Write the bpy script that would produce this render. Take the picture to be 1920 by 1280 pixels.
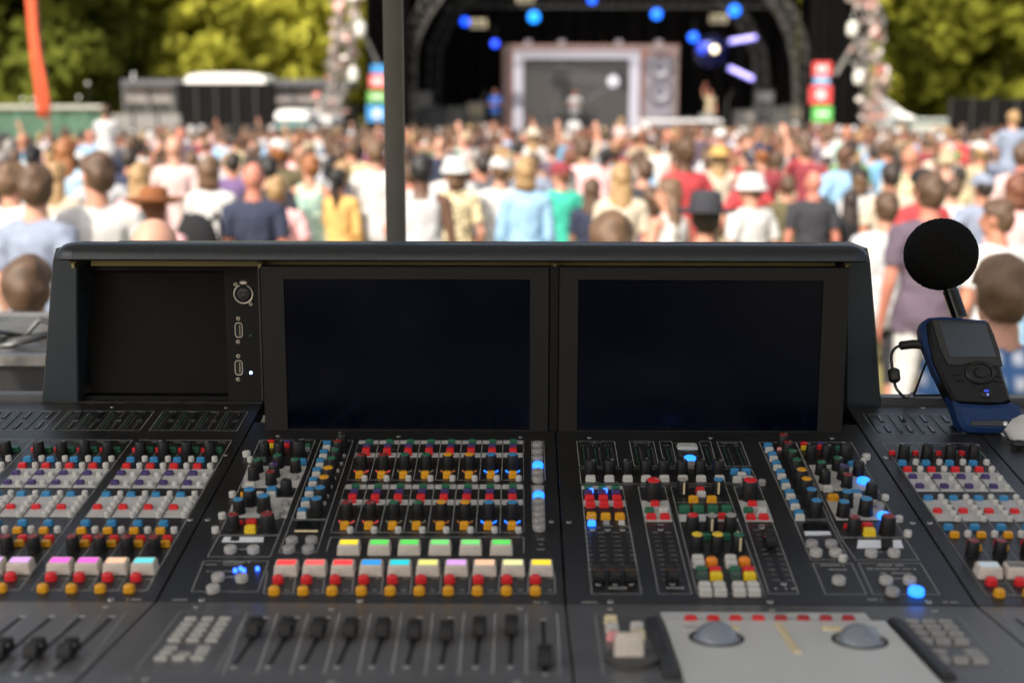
import bpy, bmesh, math, random
import numpy as np
from mathutils import Vector, Matrix, Euler, noise
R = math.radians
rng = random.Random(11)
scene = bpy.context.scene
for _o in list(bpy.data.objects): bpy.data.objects.remove(_o)
COL = scene.collection

# ------------------------------------------------------------------ camera
FPX = 2400.0                       # focal length in pixels of the 1920 px wide photograph
CAM = Vector((0, 0, 2.1))
EUL = Euler((R(80), R(-0.08), R(0.6)), 'XYZ')
ROT = EUL.to_matrix()
cd = bpy.data.cameras.new('camera'); cam = bpy.data.objects.new('camera', cd); COL.objects.link(cam)
cd.sensor_width = 36; cd.lens = 45.0; cd.clip_start = 0.05; cd.clip_end = 1500
cam.location = CAM; cam.rotation_euler = EUL
cd.dof.use_dof = True; cd.dof.focus_distance = 1.77; cd.dof.aperture_fstop = 3.15
scene.camera = cam

# ------------------------------------------------------------------ sky and sun
SUN_EL, SUN_AZ = 45.0, 209.0       # azimuth clockwise from +Y: behind the camera, to the left
w = bpy.data.worlds.new('World'); scene.world = w; w.use_nodes = True
nt = w.node_tree; nt.nodes.clear()
sky = nt.nodes.new('ShaderNodeTexSky'); sky.sky_type = 'NISHITA'; sky.sun_disc = False
sky.sun_elevation = R(SUN_EL); sky.sun_rotation = R(SUN_AZ); sky.dust_density = 5.0; sky.ozone_density = .6; sky.air_density = 1.0
bg = nt.nodes.new('ShaderNodeBackground'); bg.inputs[1].default_value = 0.15
wo = nt.nodes.new('ShaderNodeOutputWorld')
hs = nt.nodes.new('ShaderNodeHueSaturation'); hs.inputs['Saturation'].default_value = .55          # hazy summer sky
nt.links.new(sky.outputs[0], hs.inputs['Color']); nt.links.new(hs.outputs[0], bg.inputs[0]); nt.links.new(bg.outputs[0], wo.inputs[0])
sl = bpy.data.lights.new('sun', 'SUN'); sl.energy = 3.7; sl.angle = R(0.6); sl.color = (1.0, 0.93, 0.82)
sun = bpy.data.objects.new('sun', sl); COL.objects.link(sun)
SD = Vector((math.sin(R(SUN_AZ)) * math.cos(R(SUN_EL)), math.cos(R(SUN_AZ)) * math.cos(R(SUN_EL)), math.sin(R(SUN_EL))))
sun.rotation_euler = SD.to_track_quat('Z', 'Y').to_euler(); sun.location = SD * 40
vs = scene.view_settings
vs.view_transform = 'Standard'; vs.look = 'None'; vs.exposure = 0.78; vs.gamma = 1.0; vs.use_curve_mapping = False
scene.render.film_transparent = False
cy = scene.cycles
cy.max_bounces = 8; cy.diffuse_bounces = 4; cy.glossy_bounces = 4; cy.transmission_bounces = 4; cy.transparent_max_bounces = 8
cy.sample_clamp_indirect = 8.0
try: cy.use_denoising = True
except Exception: pass

# ------------------------------------------------------------------ picture <-> place
def ray(px, py): return ROT @ Vector(((px - 960) / FPX, -(py - 640) / FPX, -1))
def atY(px, py, Y):
    d = ray(px, py); return CAM + d * (Y / d.y)
class Plane:
    def __init__(s, O, U, V):
        s.O = Vector(O); s.U = Vector(U).normalized(); s.V = Vector(V).normalized(); s.N = s.U.cross(s.V)
        s.rot = Matrix((s.U, s.V, s.N)).transposed()
    def uv(s, px, py, h=0.0):
        d = ray(px, py); o = s.O + s.N * h
        t = (o - CAM).dot(s.N) / d.dot(s.N); p = CAM + d * t - s.O
        return p.dot(s.U), p.dot(s.V)
    def p(s, u, v, h=0.0): return s.O + s.U * u + s.V * v + s.N * h

# ------------------------------------------------------------------ materials
def lin(c):
    if isinstance(c, str):
        c = c.lstrip('#'); c = tuple(int(c[i:i+2], 16) / 255 for i in (0, 2, 4))
        return tuple((x / 12.92 if x <= .04045 else ((x + .055) / 1.055) ** 2.4) for x in c)
    return c
MATS = {}
def mat(name, col, rough=.5, metal=0., emit=None, es=0., var=.12, vscale=30., bump=0., bscale=400., spec=.5, coat=0., trans=0., sss=0.):
    if name in MATS: return MATS[name]
    m = bpy.data.materials.new(name); m.use_nodes = True; n = m.node_tree; b = n.nodes['Principled BSDF']
    c = lin(col)
    b.inputs['Roughness'].default_value = rough; b.inputs['Metallic'].default_value = metal
    b.inputs['Specular IOR Level'].default_value = spec; b.inputs['Coat Weight'].default_value = coat
    b.inputs['Transmission Weight'].default_value = trans
    b.inputs['Base Color'].default_value = (*c, 1)
    tc = n.nodes.new('ShaderNodeTexCoord')
    if var:
        no = n.nodes.new('ShaderNodeTexNoise'); no.inputs['Scale'].default_value = vscale; no.inputs['Detail'].default_value = 5
        n.links.new(tc.outputs['Object'], no.inputs['Vector'])
        mr = n.nodes.new('ShaderNodeMapRange'); mr.inputs[1].default_value = .3; mr.inputs[2].default_value = .7
        mr.inputs[3].default_value = 1 - var; mr.inputs[4].default_value = 1 + var
        n.links.new(no.outputs['Fac'], mr.inputs[0])
        mx = n.nodes.new('ShaderNodeVectorMath'); mx.operation = 'SCALE'; mx.inputs[0].default_value = c
        n.links.new(mr.outputs[0], mx.inputs['Scale']); n.links.new(mx.outputs[0], b.inputs['Base Color'])
        m2 = n.nodes.new('ShaderNodeMapRange'); m2.inputs[1].default_value = .3; m2.inputs[2].default_value = .7
        m2.inputs[3].default_value = max(.02, rough - .07); m2.inputs[4].default_value = min(1, rough + .07)
        n.links.new(no.outputs['Fac'], m2.inputs[0]); n.links.new(m2.outputs[0], b.inputs['Roughness'])
    if bump:
        nb = n.nodes.new('ShaderNodeTexNoise'); nb.inputs['Scale'].default_value = bscale; nb.inputs['Detail'].default_value = 3
        n.links.new(tc.outputs['Object'], nb.inputs['Vector'])
        bp = n.nodes.new('ShaderNodeBump'); bp.inputs['Strength'].default_value = bump; bp.inputs['Distance'].default_value = .002
        n.links.new(nb.outputs['Fac'], bp.inputs['Height']); n.links.new(bp.outputs[0], b.inputs['Normal'])
    if emit is not None:
        b.inputs['Emission Color'].default_value = (*lin(emit), 1); b.inputs['Emission Strength'].default_value = es
    MATS[name] = m; return m

# ------------------------------------------------------------------ mesh builder
class MB:
    def __init__(s): s.v = []; s.f = []; s.m = []
    def add(s, vs, fs, mi=0):
        o = len(s.v); s.v += [tuple(x) for x in vs]
        for f in fs: s.f.append([i + o for i in f]); s.m.append(mi)
    def loft(s, rings, mi=0, cap0=True, cap1=True, mi1=None):
        n = len(rings[0]); vs = [p for r in rings for p in r]; fs = []
        for k in range(len(rings) - 1):
            for i in range(n):
                j = (i + 1) % n; fs.append([k*n+i, k*n+j, (k+1)*n+j, (k+1)*n+i])
        if cap0: fs.append(list(range(n))[::-1])
        s.add(vs, fs, mi)
        if cap1:
            o = len(s.v) - n; s.f.append([o + i for i in range(n)]); s.m.append(mi if mi1 is None else mi1)
    def box(s, x0, x1, y0, y1, z0, z1, mi=0, b=0., mi1=None):
        r = lambda z, i: [(x0+i, y0+i, z), (x1-i, y0+i, z), (x1-i, y1-i, z), (x0+i, y1-i, z)]
        s.loft([r(z0, 0), r(z1 - b, 0), r(z1, b)] if b else [r(z0, 0), r(z1, 0)], mi, mi1=mi1)
    def key(s, w_, d, h, b=.001, tap=.0006, rnd=.0015, mi=0, mi1=None):
        def rr(hw, hd, z):
            q = min(rnd, hw*.9, hd*.9); out = []
            for sx, sy, a0 in ((1, 1, 0), (-1, 1, 90), (-1, -1, 180), (1, -1, 270)):
                for a in (0, 45, 90):
                    t = R(a0 + a); out.append((sx*(hw-q) + q*math.cos(t), sy*(hd-q) + q*math.sin(t), z))
            return out
        s.loft([rr(w_/2, d/2, 0), rr(w_/2 - tap, d/2 - tap, h - b), rr(w_/2 - tap - b, d/2 - tap - b, h)], mi, mi1=mi1)
    def lathe(s, prof, n=16, mi=0, mis=None, c=(0, 0, 0), ax=None):
        M_ = Vector(ax).to_track_quat('Z', 'Y').to_matrix() if ax is not None else None
        rings = []
        for r, z in prof:
            rg = []
            for i in range(n):
                a = 2*math.pi*i/n; p = Vector((r*math.cos(a), r*math.sin(a), z))
                if M_: p = M_ @ p
                rg.append(tuple(p + Vector(c)))
            rings.append(rg)
        if mis is None: s.loft(rings, mi)
        else:
            for k in range(len(rings) - 1):
                s.loft(rings[k:k+2], mis[k], cap0=(k == 0), cap1=(k == len(rings) - 2))
    def tube(s, pts, r, n=8, mi=0):
        pts = [Vector(p) for p in pts]; rings = []; rs = r if isinstance(r, (list, tuple)) else [r]*len(pts)
        ref = Vector((0, 0, 1))
        t0 = (pts[1] - pts[0]).normalized()
        if abs(t0.dot(ref)) > .95: ref = Vector((1, 0, 0))
        for i, p in enumerate(pts):
            t = (pts[min(i+1, len(pts)-1)] - pts[max(i-1, 0)]).normalized()
            a = t.cross(ref); a = a.normalized() if a.length > 1e-6 else Vector((1, 0, 0)); b = t.cross(a).normalized()
            rings.append([tuple(p + (a*math.cos(2*math.pi*k/n) + b*math.sin(2*math.pi*k/n))*rs[i]) for k in range(n)])
        s.loft(rings, mi)
    def bar(s, p0, p1, w_, d=None, mi=0):
        p0 = Vector(p0); p1 = Vector(p1); d = d or w_; t = (p1 - p0).normalized()
        ref = Vector((0, 0, 1)) if abs(t.z) < .9 else Vector((0, 1, 0))
        a = t.cross(ref).normalized(); b = a.cross(t).normalized()
        r = lambda p: [tuple(p + a*x*w_/2 + b*y*d/2) for x, y in ((-1, -1), (1, -1), (1, 1), (-1, 1))]
        s.loft([r(p0), r(p1)], mi)
    def sphere(s, c, rx, ry=None, rz=None, n=12, k=8, mi=0, M_=None):
        ry = ry or rx; rz = rz or rx; c = Vector(c); rings = []
        for j in range(1, k):
            a = math.pi*j/k - math.pi/2; rg = []
            for i in range(n):
                t = 2*math.pi*i/n; p = Vector((rx*math.cos(a)*math.cos(t), ry*math.cos(a)*math.sin(t), rz*math.sin(a)))
                if M_: p = M_ @ p
                rg.append(tuple(c + p))
            rings.append(rg)
        o = len(s.v); s.loft(rings, mi, False, False)
        pb = Vector((0, 0, -rz)); pt = Vector((0, 0, rz))
        if M_: pb = M_ @ pb; pt = M_ @ pt
        s.v += [tuple(c + pb), tuple(c + pt)]; ib = len(s.v) - 2
        for i in range(n):
            s.f.append([o + (i+1) % n, o + i, ib]); s.m.append(mi)
            q = o + (k-2)*n; s.f.append([q + i, q + (i+1) % n, ib + 1]); s.m.append(mi)
    def prism(s, poly, z0, z1, mi=0, b=0., mi1=None):
        # poly counter-clockwise in xy, extruded in z, optional inset at the top
        n = len(poly)
        def inset(d):
            out = []
            for i in range(n):
                p = Vector(poly[i]); a = (Vector(poly[i-1]) - p).normalized(); c = (Vector(poly[(i+1) % n]) - p).normalized()
                na = Vector((a.y, -a.x)); nc = Vector((-c.y, c.x)); k = na + nc
                k = k / max(.3, k.dot(na)) if k.length > 1e-6 else na
                out.append(p + k*d)
            return out
        r0 = [(x, y, z0) for x, y in poly]; r1 = [(x, y, z1 - b) for x, y in poly]; rings = [r0, r1]
        if b: rings.append([(p.x, p.y, z1) for p in inset(b)])
        s.loft(rings, mi, mi1=mi1)
    def mesh(s, name, mats, smooth=None):
        me = bpy.data.meshes.new(name); me.from_pydata(s.v, [], s.f); me.polygons.foreach_set('material_index', s.m)
        for m in (mats if isinstance(mats, (list, tuple)) else [mats]): me.materials.append(m)
        bm = bmesh.new(); bm.from_mesh(me); bmesh.ops.recalc_face_normals(bm, faces=bm.faces[:]); bm.to_mesh(me); bm.free()
        if smooth is not None:
            me.polygons.foreach_set('use_smooth', [True]*len(me.polygons)); me.set_sharp_from_angle(angle=R(smooth))
        me.update(); return me
    def obj(s, name, mats, parent=None, loc=(0, 0, 0), smooth=40, rot=None):
        return put(name, s.mesh(name, mats, smooth), parent, loc, rot=rot)
def put(name, me, parent=None, loc=(0, 0, 0), mats=None, scale=None, rotz=0., rot=None):
    o = bpy.data.objects.new(name, me); COL.objects.link(o); o.location = loc
    if parent is not None: o.parent = parent
    if rot is not None: o.rotation_euler = rot if isinstance(rot, Euler) else Matrix(rot).to_euler()
    elif rotz: o.rotation_euler = (0, 0, rotz)
    if scale is not None: o.scale = scale if isinstance(scale, (tuple, list)) else (scale,)*3
    if mats:
        for i, m in enumerate(mats):
            if m is not None: o.material_slots[i].link = 'OBJECT'; o.material_slots[i].material = m
    return o
def tag(o, label=None, cat=None, group=None, kind=None):
    if label: o['label'] = label
    if cat: o['category'] = cat
    if group: o['group'] = group
    if kind: o['kind'] = kind
    return o
def empty(name, loc, label=None, cat=None, group=None, rotz=0.):
    o = bpy.data.objects.new(name, None); COL.objects.link(o); o.location = loc; o.rotation_euler = (0, 0, rotz); o.empty_display_size = .1
    return tag(o, label, cat, group)

# ------------------------------------------------------------------ ground, riser, marquee
RISER = 0.75
def terrain():
    bm = bmesh.new(); bmesh.ops.create_grid(bm, x_segments=60, y_segments=60, size=600)
    me = bpy.data.meshes.new('ground'); bm.to_mesh(me); bm.free()
    m = mat('dry_grass', (.17, .145, .05), .95, var=.35, vscale=.9, bump=.6, bscale=25.)
    me.materials.append(m); o = put('ground', me); tag(o, kind='structure')
terrain()
M_deck = mat('deck_board', (.03, .028, .026), .8, var=.25, vscale=6)
b = MB(); b.box(-4.2, 3.4, -5.5, 3.05, .05, RISER, b=.004); tag(b.obj('riser_deck', M_deck), kind='structure')

def tent_fabric():
    # white coated cloth that lets a little of the sun through
    m = bpy.data.materials.new('tent_fabric'); m.use_nodes = True; n = m.node_tree; n.nodes.clear()
    o = n.nodes.new('ShaderNodeOutputMaterial'); d = n.nodes.new('ShaderNodeBsdfDiffuse'); t = n.nodes.new('ShaderNodeBsdfTranslucent'); mx = n.nodes.new('ShaderNodeMixShader')
    no = n.nodes.new('ShaderNodeTexNoise'); no.inputs['Scale'].default_value = 2.; cr = n.nodes.new('ShaderNodeValToRGB')
    cr.color_ramp.elements[0].color = (.50, .48, .44, 1); cr.color_ramp.elements[1].color = (.60, .58, .53, 1)
    n.links.new(no.outputs['Fac'], cr.inputs[0]); n.links.new(cr.outputs[0], d.inputs[0]); n.links.new(cr.outputs[0], t.inputs[0]); mx.inputs[0].default_value = .27
    n.links.new(d.outputs[0], mx.inputs[1]); n.links.new(t.outputs[0], mx.inputs[2]); n.links.new(mx.outputs[0], o.inputs[0]); return m
def marquee():
    # the mix position's tent: its roof shades the desk, one front pole stands in view
    pole = atY(741, 300, 2.35)
    e = empty('tent', (pole.x, pole.y, RISER), 'tent over the mixing desk, its dark square pole standing in front of the crowd', 'tent')
    b0 = Vector((pole.x, pole.y, RISER)); fab = tent_fabric()
    x0, x1, y0, y1, z = -1.76, 1.35, -2.1, 2.42, 3.2
    r = MB(); cx, cy_ = (x0+x1)/2, (y0+y1)/2
    for dz in (0,):
        r.add([(x0, y0, z+dz), (x1, y0, z+dz), (x1, y1, z+dz), (x0, y1, z+dz), (cx, cy_, z+.9+dz)], [[0, 1, 4], [1, 2, 4], [2, 3, 4], [3, 0, 4]])
    r.v = [tuple(Vector(p) - b0) for p in r.v]; r.obj('roof', fab, e)
    v = MB()
    v.bar((x0, y0, z-.02), (x1, y0, z-.02), .05); v.bar((x0, y1, z-.02), (x1, y1, z-.02), .05)
    v.bar((x0, y0, z-.02), (x0, y1, z-.02), .05); v.bar((x1, y0, z-.02), (x1, y1, z-.02), .05)
    v.v = [tuple(Vector(p) - b0) for p in v.v]; pm = mat('pole_paint', (.085, .078, .066), .5, var=.15, vscale=12, bump=.05)
    v.obj('roof_frame', pm, e)
    for (x, y) in ((x0, y0), (x1, y0), (x1, y1), (x0, y1)):
        k = MB(); k.box(-.025, .025, -.025, .025, 0, z - RISER - .03); k.obj('leg', pm, e, Vector((x, y, RISER)) - b0)
    k = MB(); k.key(.034, .034, z - RISER - .05, b=.0005, tap=0, rnd=.004); k.box(-.05, .05, -.05, .05, -.0, .008); k.obj('pole', pm, e)
    # unseen low blocker added behind the camera to keep bright grass out of screen reflections
    n = 40
    s = MB()
    pts = [(x0 + (x1 - x0)*i/n, -4.6 + .03*math.sin(i*1.7)) for i in range(n+1)]
    s.add([(x, y, zz) for zz in (RISER+.02, 1.75) for x, y in pts], [[i, i+1, n+2+i, n+1+i] for i in range(n)])
    s.v = [tuple(Vector(p) - b0) for p in s.v]; s.obj('reflection_blocker', mat('blocker_black', (.016, .016, .018), .95), e)
marquee()
# ------------------------------------------------------------------ the mixing desk
T_UP, T_FD = R(8.2), R(-5.0)
_z = atY(985, 808, 1.72)
UP = Plane((0, 1.72, _z.z), (1, 0, 0), (0, math.cos(T_UP), math.sin(T_UP)))
V_H = UP.uv(985, 1131)[1]
FD = Plane(UP.p(0, V_H), (1, 0, 0), (0, math.cos(T_FD), math.sin(T_FD)))
C0 = Vector((0, 1.5, RISER))
desk = empty('mixing_console', C0, 'large dark mixing desk with twin black screens and rows of coloured buttons, knobs and faders', 'mixing console')
M_panel = mat('panel_paint', (.0140, .0136, .0132), .33, var=.16, vscale=9, bump=.12, bscale=1800., spec=.4)
M_shell = mat('shell_paint', (.030, .038, .045), .32, var=.03, vscale=14, bump=.10, bscale=1400.)
M_hood = mat('hood_paint', (.0095, .0135, .0165), .27, var=.03, vscale=14, bump=.10, bscale=1400., spec=.4)
M_dark = mat('dark_metal', (.0045, .0040, .0036), .55, spec=.22, var=.12, vscale=14, bump=.06, bscale=1200.)
M_bezel = mat('bezel_paint', (.0125, .0112, .0100), .5, spec=.22, var=.14, vscale=16, bump=.06, bscale=1500.)
M_line = mat('printed_line', (.32, .32, .31), .6, var=.15, vscale=300)
M_steel = mat('screw_steel', (.55, .53, .5), .3, 1.0, var=.1, vscale=200)
M_rub = mat('knob_rubber', (.0045, .004, .004), .5, spec=.35, var=.2, vscale=300)
M_black = mat('slot_black', (.004, .004, .004), .7, var=0)
M_plate = mat('light_plate', (.41, .405, .39), .5, var=.08, vscale=60)
M_cream = mat('key_cream', (.56, .50, .43), .42, var=.08, vscale=150)
M_glass = mat('meter_glass', (.006, .008, .008), .12, var=0)
M_seg = mat('meter_segment', (.02, .05, .035), .3, var=.2, vscale=500)
M_lcd = mat('lcd_window', (.05, .05, .042), .25, var=.1, vscale=300)
CC = {}
for k_, c_ in dict(red=(.62, .018, .022), blue=(.035, .21, .42), purple=(.055, .035, .13), green=(.02, .12, .065), amber=(.66, .30, .010),
                   yellow=(.75, .52, .02), orange=(.72, .22, .015), white=(.50, .485, .45), grey=(.27, .26, .25), keygrey=(.36, .345, .32), pink=(.75, .30, .30),
                   cream=(.66, .55, .33), dred=(.20, .02, .018), stripe_red=(.50, .07, .04), slate=(.05, .08, .07), black=(.014, .013, .013), silver=(.4, .4, .39)).items():
    CC[k_] = mat('cap_' + k_, c_, .38, var=.10, vscale=200, spec=.45)
CC['lit'] = mat('lit_blue', (.05, .2, .6), .35, emit=(.01, .17, 1.0), es=1.7, var=0)
CC['led'] = mat('led_blue', (.05, .1, .6), .3, emit=(.02, .09, 1.0), es=4.0, var=0)
CC['ledred'] = mat('led_red', (.30, .06, .06), .3, emit=(1.0, .10, .08), es=.22, var=0)
CC['ledor'] = mat('led_orange', (.25, .12, .06), .3, emit=(1.0, .3, .04), es=.07, var=0)
CC['leddim'] = mat('led_dim', (.25, .22, .14), .3, emit=(.6, .5, .2), es=.02, var=0)
CC['ledcy'] = mat('led_cyan', (.05, .2, .6), .3, emit=(.01, .18, 1.0), es=1.1, var=0)
CC['ledgrn'] = mat('led_green', (.01, .09, .06), .3, var=0)
CC['ledwht'] = mat('led_white', (.3, .4, .8), .3, emit=(.25, .45, 1.0), es=9.0, var=0)
LC = {}
for k_, c_ in dict(magenta='#e660c8', lilac='#cf9ae0', peach='#eeb793', cyan='#62ccd0', red='#ee4040', red2='#ee5a5a', blue='#2c90d8', aqua='#22c4cc',
                   lime='#dcd878', pale='#dce09a', yellow='#ecd030', green='#58cc58', green2='#70d070', off='#a8a59a', ice='#c4d4da').items():
    LC[k_] = mat('lcd_' + k_, tuple(.35*x for x in lin(c_)), .35, emit=c_, es=.30 if k_ in ('off', 'ice') else .72, var=.18, vscale=160)
    if k_ == 'off': LC[k_].node_tree.nodes['Principled BSDF'].inputs['Emission Strength'].default_value = 0

def mesh_of(fn, name, mats, smooth=35):
    b = MB(); fn(b); return b.mesh(name, mats, smooth)
def f_knob(b):
    n = 28; prof = [(.0078, 0), (.0078, .0016), (.0070, .0022), (.0064, .0165), (.0056, .0178)]
    rings = [[(r*(1 + (.035 if (i % 2 and 1 < k < 4) else 0))*math.cos(2*math.pi*i/n), r*(1 + (.035 if (i % 2 and 1 < k < 4) else 0))*math.sin(2*math.pi*i/n), z) for i in range(n)] for k, (r, z) in enumerate(prof)]
    b.loft(rings, 0, cap1=False)
    b.lathe([(.0056, .0178), (.0050, .0184), (.001, .0186)], 20, 1)
    b.box(-.0004, .0004, .001, .0054, .0183, .0189, 2)
def f_stripe(b):
    f_knob(b); b.add([(-.0011, -.0074, .002), (.0011, -.0074, .002), (.0011, -.0069, .0168), (-.0011, -.0069, .0168)], [[0, 1, 2, 3]], 2)
ME = {}
ME['knob'] = mesh_of(f_knob, 'knob', [M_rub, CC['black'], CC['white']])
ME['stripe'] = mesh_of(f_stripe, 'striped_knob', [M_rub, CC['black'], CC['cream']])
ME['sq'] = mesh_of(lambda b: b.key(.0108, .0076, .0062, .0009, .0005, .0014), 'button', [CC['white']])
ME['rd'] = mesh_of(lambda b: b.lathe([(.0040, 0), (.0040, .0052), (.0035, .0064), (.0022, .0070), (.0004, .0071)], 14), 'round_button', [CC['white']])
ME['dome'] = mesh_of(lambda b: b.key(.0126, .0108, .0082, .0022, .0004, .0042), 'round_button', [CC['red']])
def f_lcd(b):
    b.key(.0268, .0205, .0118, .0012, .0012, .0016)
    b.key_w = None
    b.add([(-.0104, -.0060, .01195), (.0104, -.0060, .01195), (.0104, .0062, .01195), (-.0104, .0062, .01195)], [[0, 1, 2, 3]], 1)
    for s_, t_ in ((-.0109, -.0104), (.0104, .0109)): b.box(s_, t_, -.0065, .0067, .0112, .0123, 0)
    for s_, t_ in ((-.0065, -.0060), (.0062, .0067)): b.box(-.0104, .0104, s_, t_, .0112, .0123, 0)
ME['lcd'] = mesh_of(f_lcd, 'lcd_key', [M_cream, LC['red']])
def f_screw(b):
    b.lathe([(.0034, 0), (.0034, .0004), (.0028, .0010), (.0016, .0011), (.0014, .0005), (.0003, .0004)], 12, 0, mis=[0, 0, 0, 1, 1])
ME['screw'] = mesh_of(f_screw, 'screw', [M_steel, M_black])
def f_fader(b):
    pr = [(-.0125, .003), (-.0125, .0085), (-.0098, .0138), (-.0060, .0142), (-.0022, .0098), (.0022, .0098), (.0060, .0142), (.0098, .0138), (.0125, .0085), (.0125, .003)]
    b.loft([[(x, y*sc, z if z < .004 else z - dz) for y, z in pr] for x, sc, dz in ((-.0064, .93, .0012), (-.0054, 1, 0), (.0054, 1, 0), (.0064, .93, .0012))])
    b.box(-.0057, .0057, -.0021, .0021, .0096, .0101, 1)
    b.box(-.0012, .0012, -.005, .005, -.004, .004, 0)
ME['fader'] = mesh_of(f_fader, 'fader_cap', [M_rub, CC['silver']], 30)
def f_ring(b):
    n = 14
    for i in range(n):
        a = R(215 + 290*i/(n-1) - 70 - 90); a = R(-160 + 140*i/(n-1))
        b.box(.0092*math.cos(a) - .0008, .0092*math.cos(a) + .0008, .0092*math.sin(a) - .0008, .0092*math.sin(a) + .0008, 0, .0013, 0)
ME['ring'] = mesh_of(f_ring, 'led_ring', [CC['leddim']])

# panels --------------------------------------------------------------
uL, uC, uR, uR2 = UP.uv(383, 960)[0], UP.uv(1051, 970)[0], UP.uv(1717, 961)[0], UP.uv(1880, 861)[0]
vB = UP.uv(300, 757)[1]
V_F = -.30
GAP = .0009
M_fpan = mat('fader_sky_sheen', (.082, .0815, .081), .34, var=.10, vscale=9, bump=.12, bscale=1800., spec=.85)  # panel paint copied lighter and glossier to imitate sky reflecting off this slope
def panel(plane, name, u0, u1, v0, v1):
    b = MB(); b.box(u0 + GAP, u1 - GAP, v0 + GAP, v1 - GAP, -.02, 0, b=.0008)
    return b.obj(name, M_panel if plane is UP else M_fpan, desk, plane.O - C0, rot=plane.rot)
PAN = {}
def mk(plane, key, spans, name):
    PAN[key] = [(u0, u1, panel(plane, name, u0, u1, v0, v1), MB()) for u0, u1, v0, v1 in spans]
mk(UP, 'UP', [(-1.25, uL, V_H, vB), (uL, uC, V_H, .03), (uC, uR, V_H, .03), (uR, uR2, V_H, vB), (uR2, 1.15, V_H, vB)], 'control_panel')
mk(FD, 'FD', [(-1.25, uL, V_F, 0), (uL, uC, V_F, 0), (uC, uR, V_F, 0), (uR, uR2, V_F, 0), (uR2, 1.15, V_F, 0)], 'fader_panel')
def pick(plane, u):
    L = PAN['UP' if plane is UP else 'FD']
    for t in L:
        if t[0] <= u < t[1]: return t
    return L[0] if u < 0 else L[-1]
def ctl_uv(plane, kind, u, v, mats, name, scale=1., rotz=0.):
    px = (plane.p(u, v) - CAM); q = ROT.transposed() @ px; sx = 960 + FPX*q.x/-q.z
    if sx < -40 or sx > 1960: return None
    return put(name, ME[kind], pick(plane, u)[2], (u, v, 0), mats, scale, rotz)
HC = dict(knob=.0095, stripe=.0095, sq=.0045, rd=.005, dome=.006, lcd=.0105, screw=.0005, fader=.010, ring=.001)
def ctl(plane, kind, px, py, mats=None, name=None, scale=1., rotz=0.):
    u, v = plane.uv(px, py, HC[kind] * (scale if not isinstance(scale, (tuple, list)) else scale[2]))
    return ctl_uv(plane, kind, u, v, mats, name, scale, rotz)
def knob(pl, px, py, cap='black', s=1., stripe=False):
    return ctl(pl, 'stripe' if stripe else 'knob', px, py, [None, CC[cap], CC['grey'] if not stripe else CC['cream']], 'knob', s, rng.uniform(-2.2, 2.2) if not stripe else rng.uniform(-.25, .25))
def legend(pl, px, py):
    if rng.random() < .62:
        u, v = pl.uv(px, py, .004); text_uv(pl, u + rng.choice((-.0015, 0, .008)), v - rng.choice((.0078, .0082)), rng.uniform(.004, .008), .0012)
def sq(pl, px, py, c, s=1.):
    legend(pl, px, py)
    return ctl(pl, 'sq', px, py, [CC[c]], ('lit_button' if c == 'lit' else 'button'), s)
def rd(pl, px, py, c='white', s=1.):
    if s >= 1.6 and c == 'white': c = 'keygrey'
    return ctl(pl, 'rd', px, py, [CC[c]], ('lit_round_button' if c == 'lit' else 'round_button'), (s, s, min(s, 1.0)))
def screw(pl, px, py): return ctl(pl, 'screw', px, py, None, 'screw', 1., rng.uniform(0, 3))
def marks(pl, u): return pick(pl, u)[3]
def seg_uv(pl, a, b, w_=.0007, h=.0004):
    a = Vector(a); b = Vector(b); d = (b - a).normalized(); n = Vector((-d.y, d.x))*w_/2; a = a - d*w_/2; b = b + d*w_/2
    marks(pl, (a.x+b.x)/2).add([(*(a-n), h), (*(b-n), h), (*(b+n), h), (*(a+n), h)], [[0, 1, 2, 3]])
def outline(pl, pts, w_=.0008, closed=True):
    q = [pl.uv(*p) for p in pts]
    for i in range(len(q) - (0 if closed else 1)): seg_uv(pl, q[i], q[(i+1) % len(q)], w_)
def rect_uv(pl, u0, u1, v0, v1, w_=.0008):
    for a, b in (((u0, v0), (u1, v0)), ((u1, v0), (u1, v1)), ((u1, v1), (u0, v1)), ((u0, v1), (u0, v0))): seg_uv(pl, a, b, w_)
def text_uv(pl, u, v, wd, hh=.0017):
    x = u - wd/2; M_ = marks(pl, u)
    while x < u + wd/2:
        cw = hh*rng.choice((.45, .6, .7)); 
        if rng.random() < .88: M_.add([(x, v, .0004), (x+cw, v, .0004), (x+cw, v+hh*rng.choice((.7, 1, 1)), .0004), (x, v+hh, .0004)], [[0, 1, 2, 3]])
        x += cw + hh*.28
def text(pl, px, py, wpx, hh=.0017):
    u, v = pl.uv(px, py); u2, _ = pl.uv(px + wpx/2, py); text_uv(pl, u, v - hh/2, 2*(u2 - u), hh)
def plate_uv(pl, poly, name, m, z=.0012):
    u = sum(p[0] for p in poly)/len(poly); b = MB(); b.prism([tuple(p) for p in poly], 0.0002, z, b=.0003)
    return b.obj(name, m, pick(pl, u)[2])
def plate(pl, pts, name='light_plate', m=None, z=.0012):
    return plate_uv(pl, [pl.uv(*p) for p in pts][::-1], name, m or M_plate, z)
def meter(pl, u0, u1, v0, v1):
    b = MB(); b.box(u0, u1, v0, v1, .0002, .0010, 0, b=.0002); n = max(6, int((v1 - v0)/.0032))
    for i in range(n):
        y = v0 + .0008 + (v1 - v0 - .0016)*i/n; b.box(u0 + (u1-u0)*.18, u1 - (u1-u0)*.18, y, y + (v1-v0)/n*.62, .0010, .0012, 1)
    return b.obj('level_meter', [M_glass, M_seg], pick(pl, (u0+u1)/2)[2])
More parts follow.
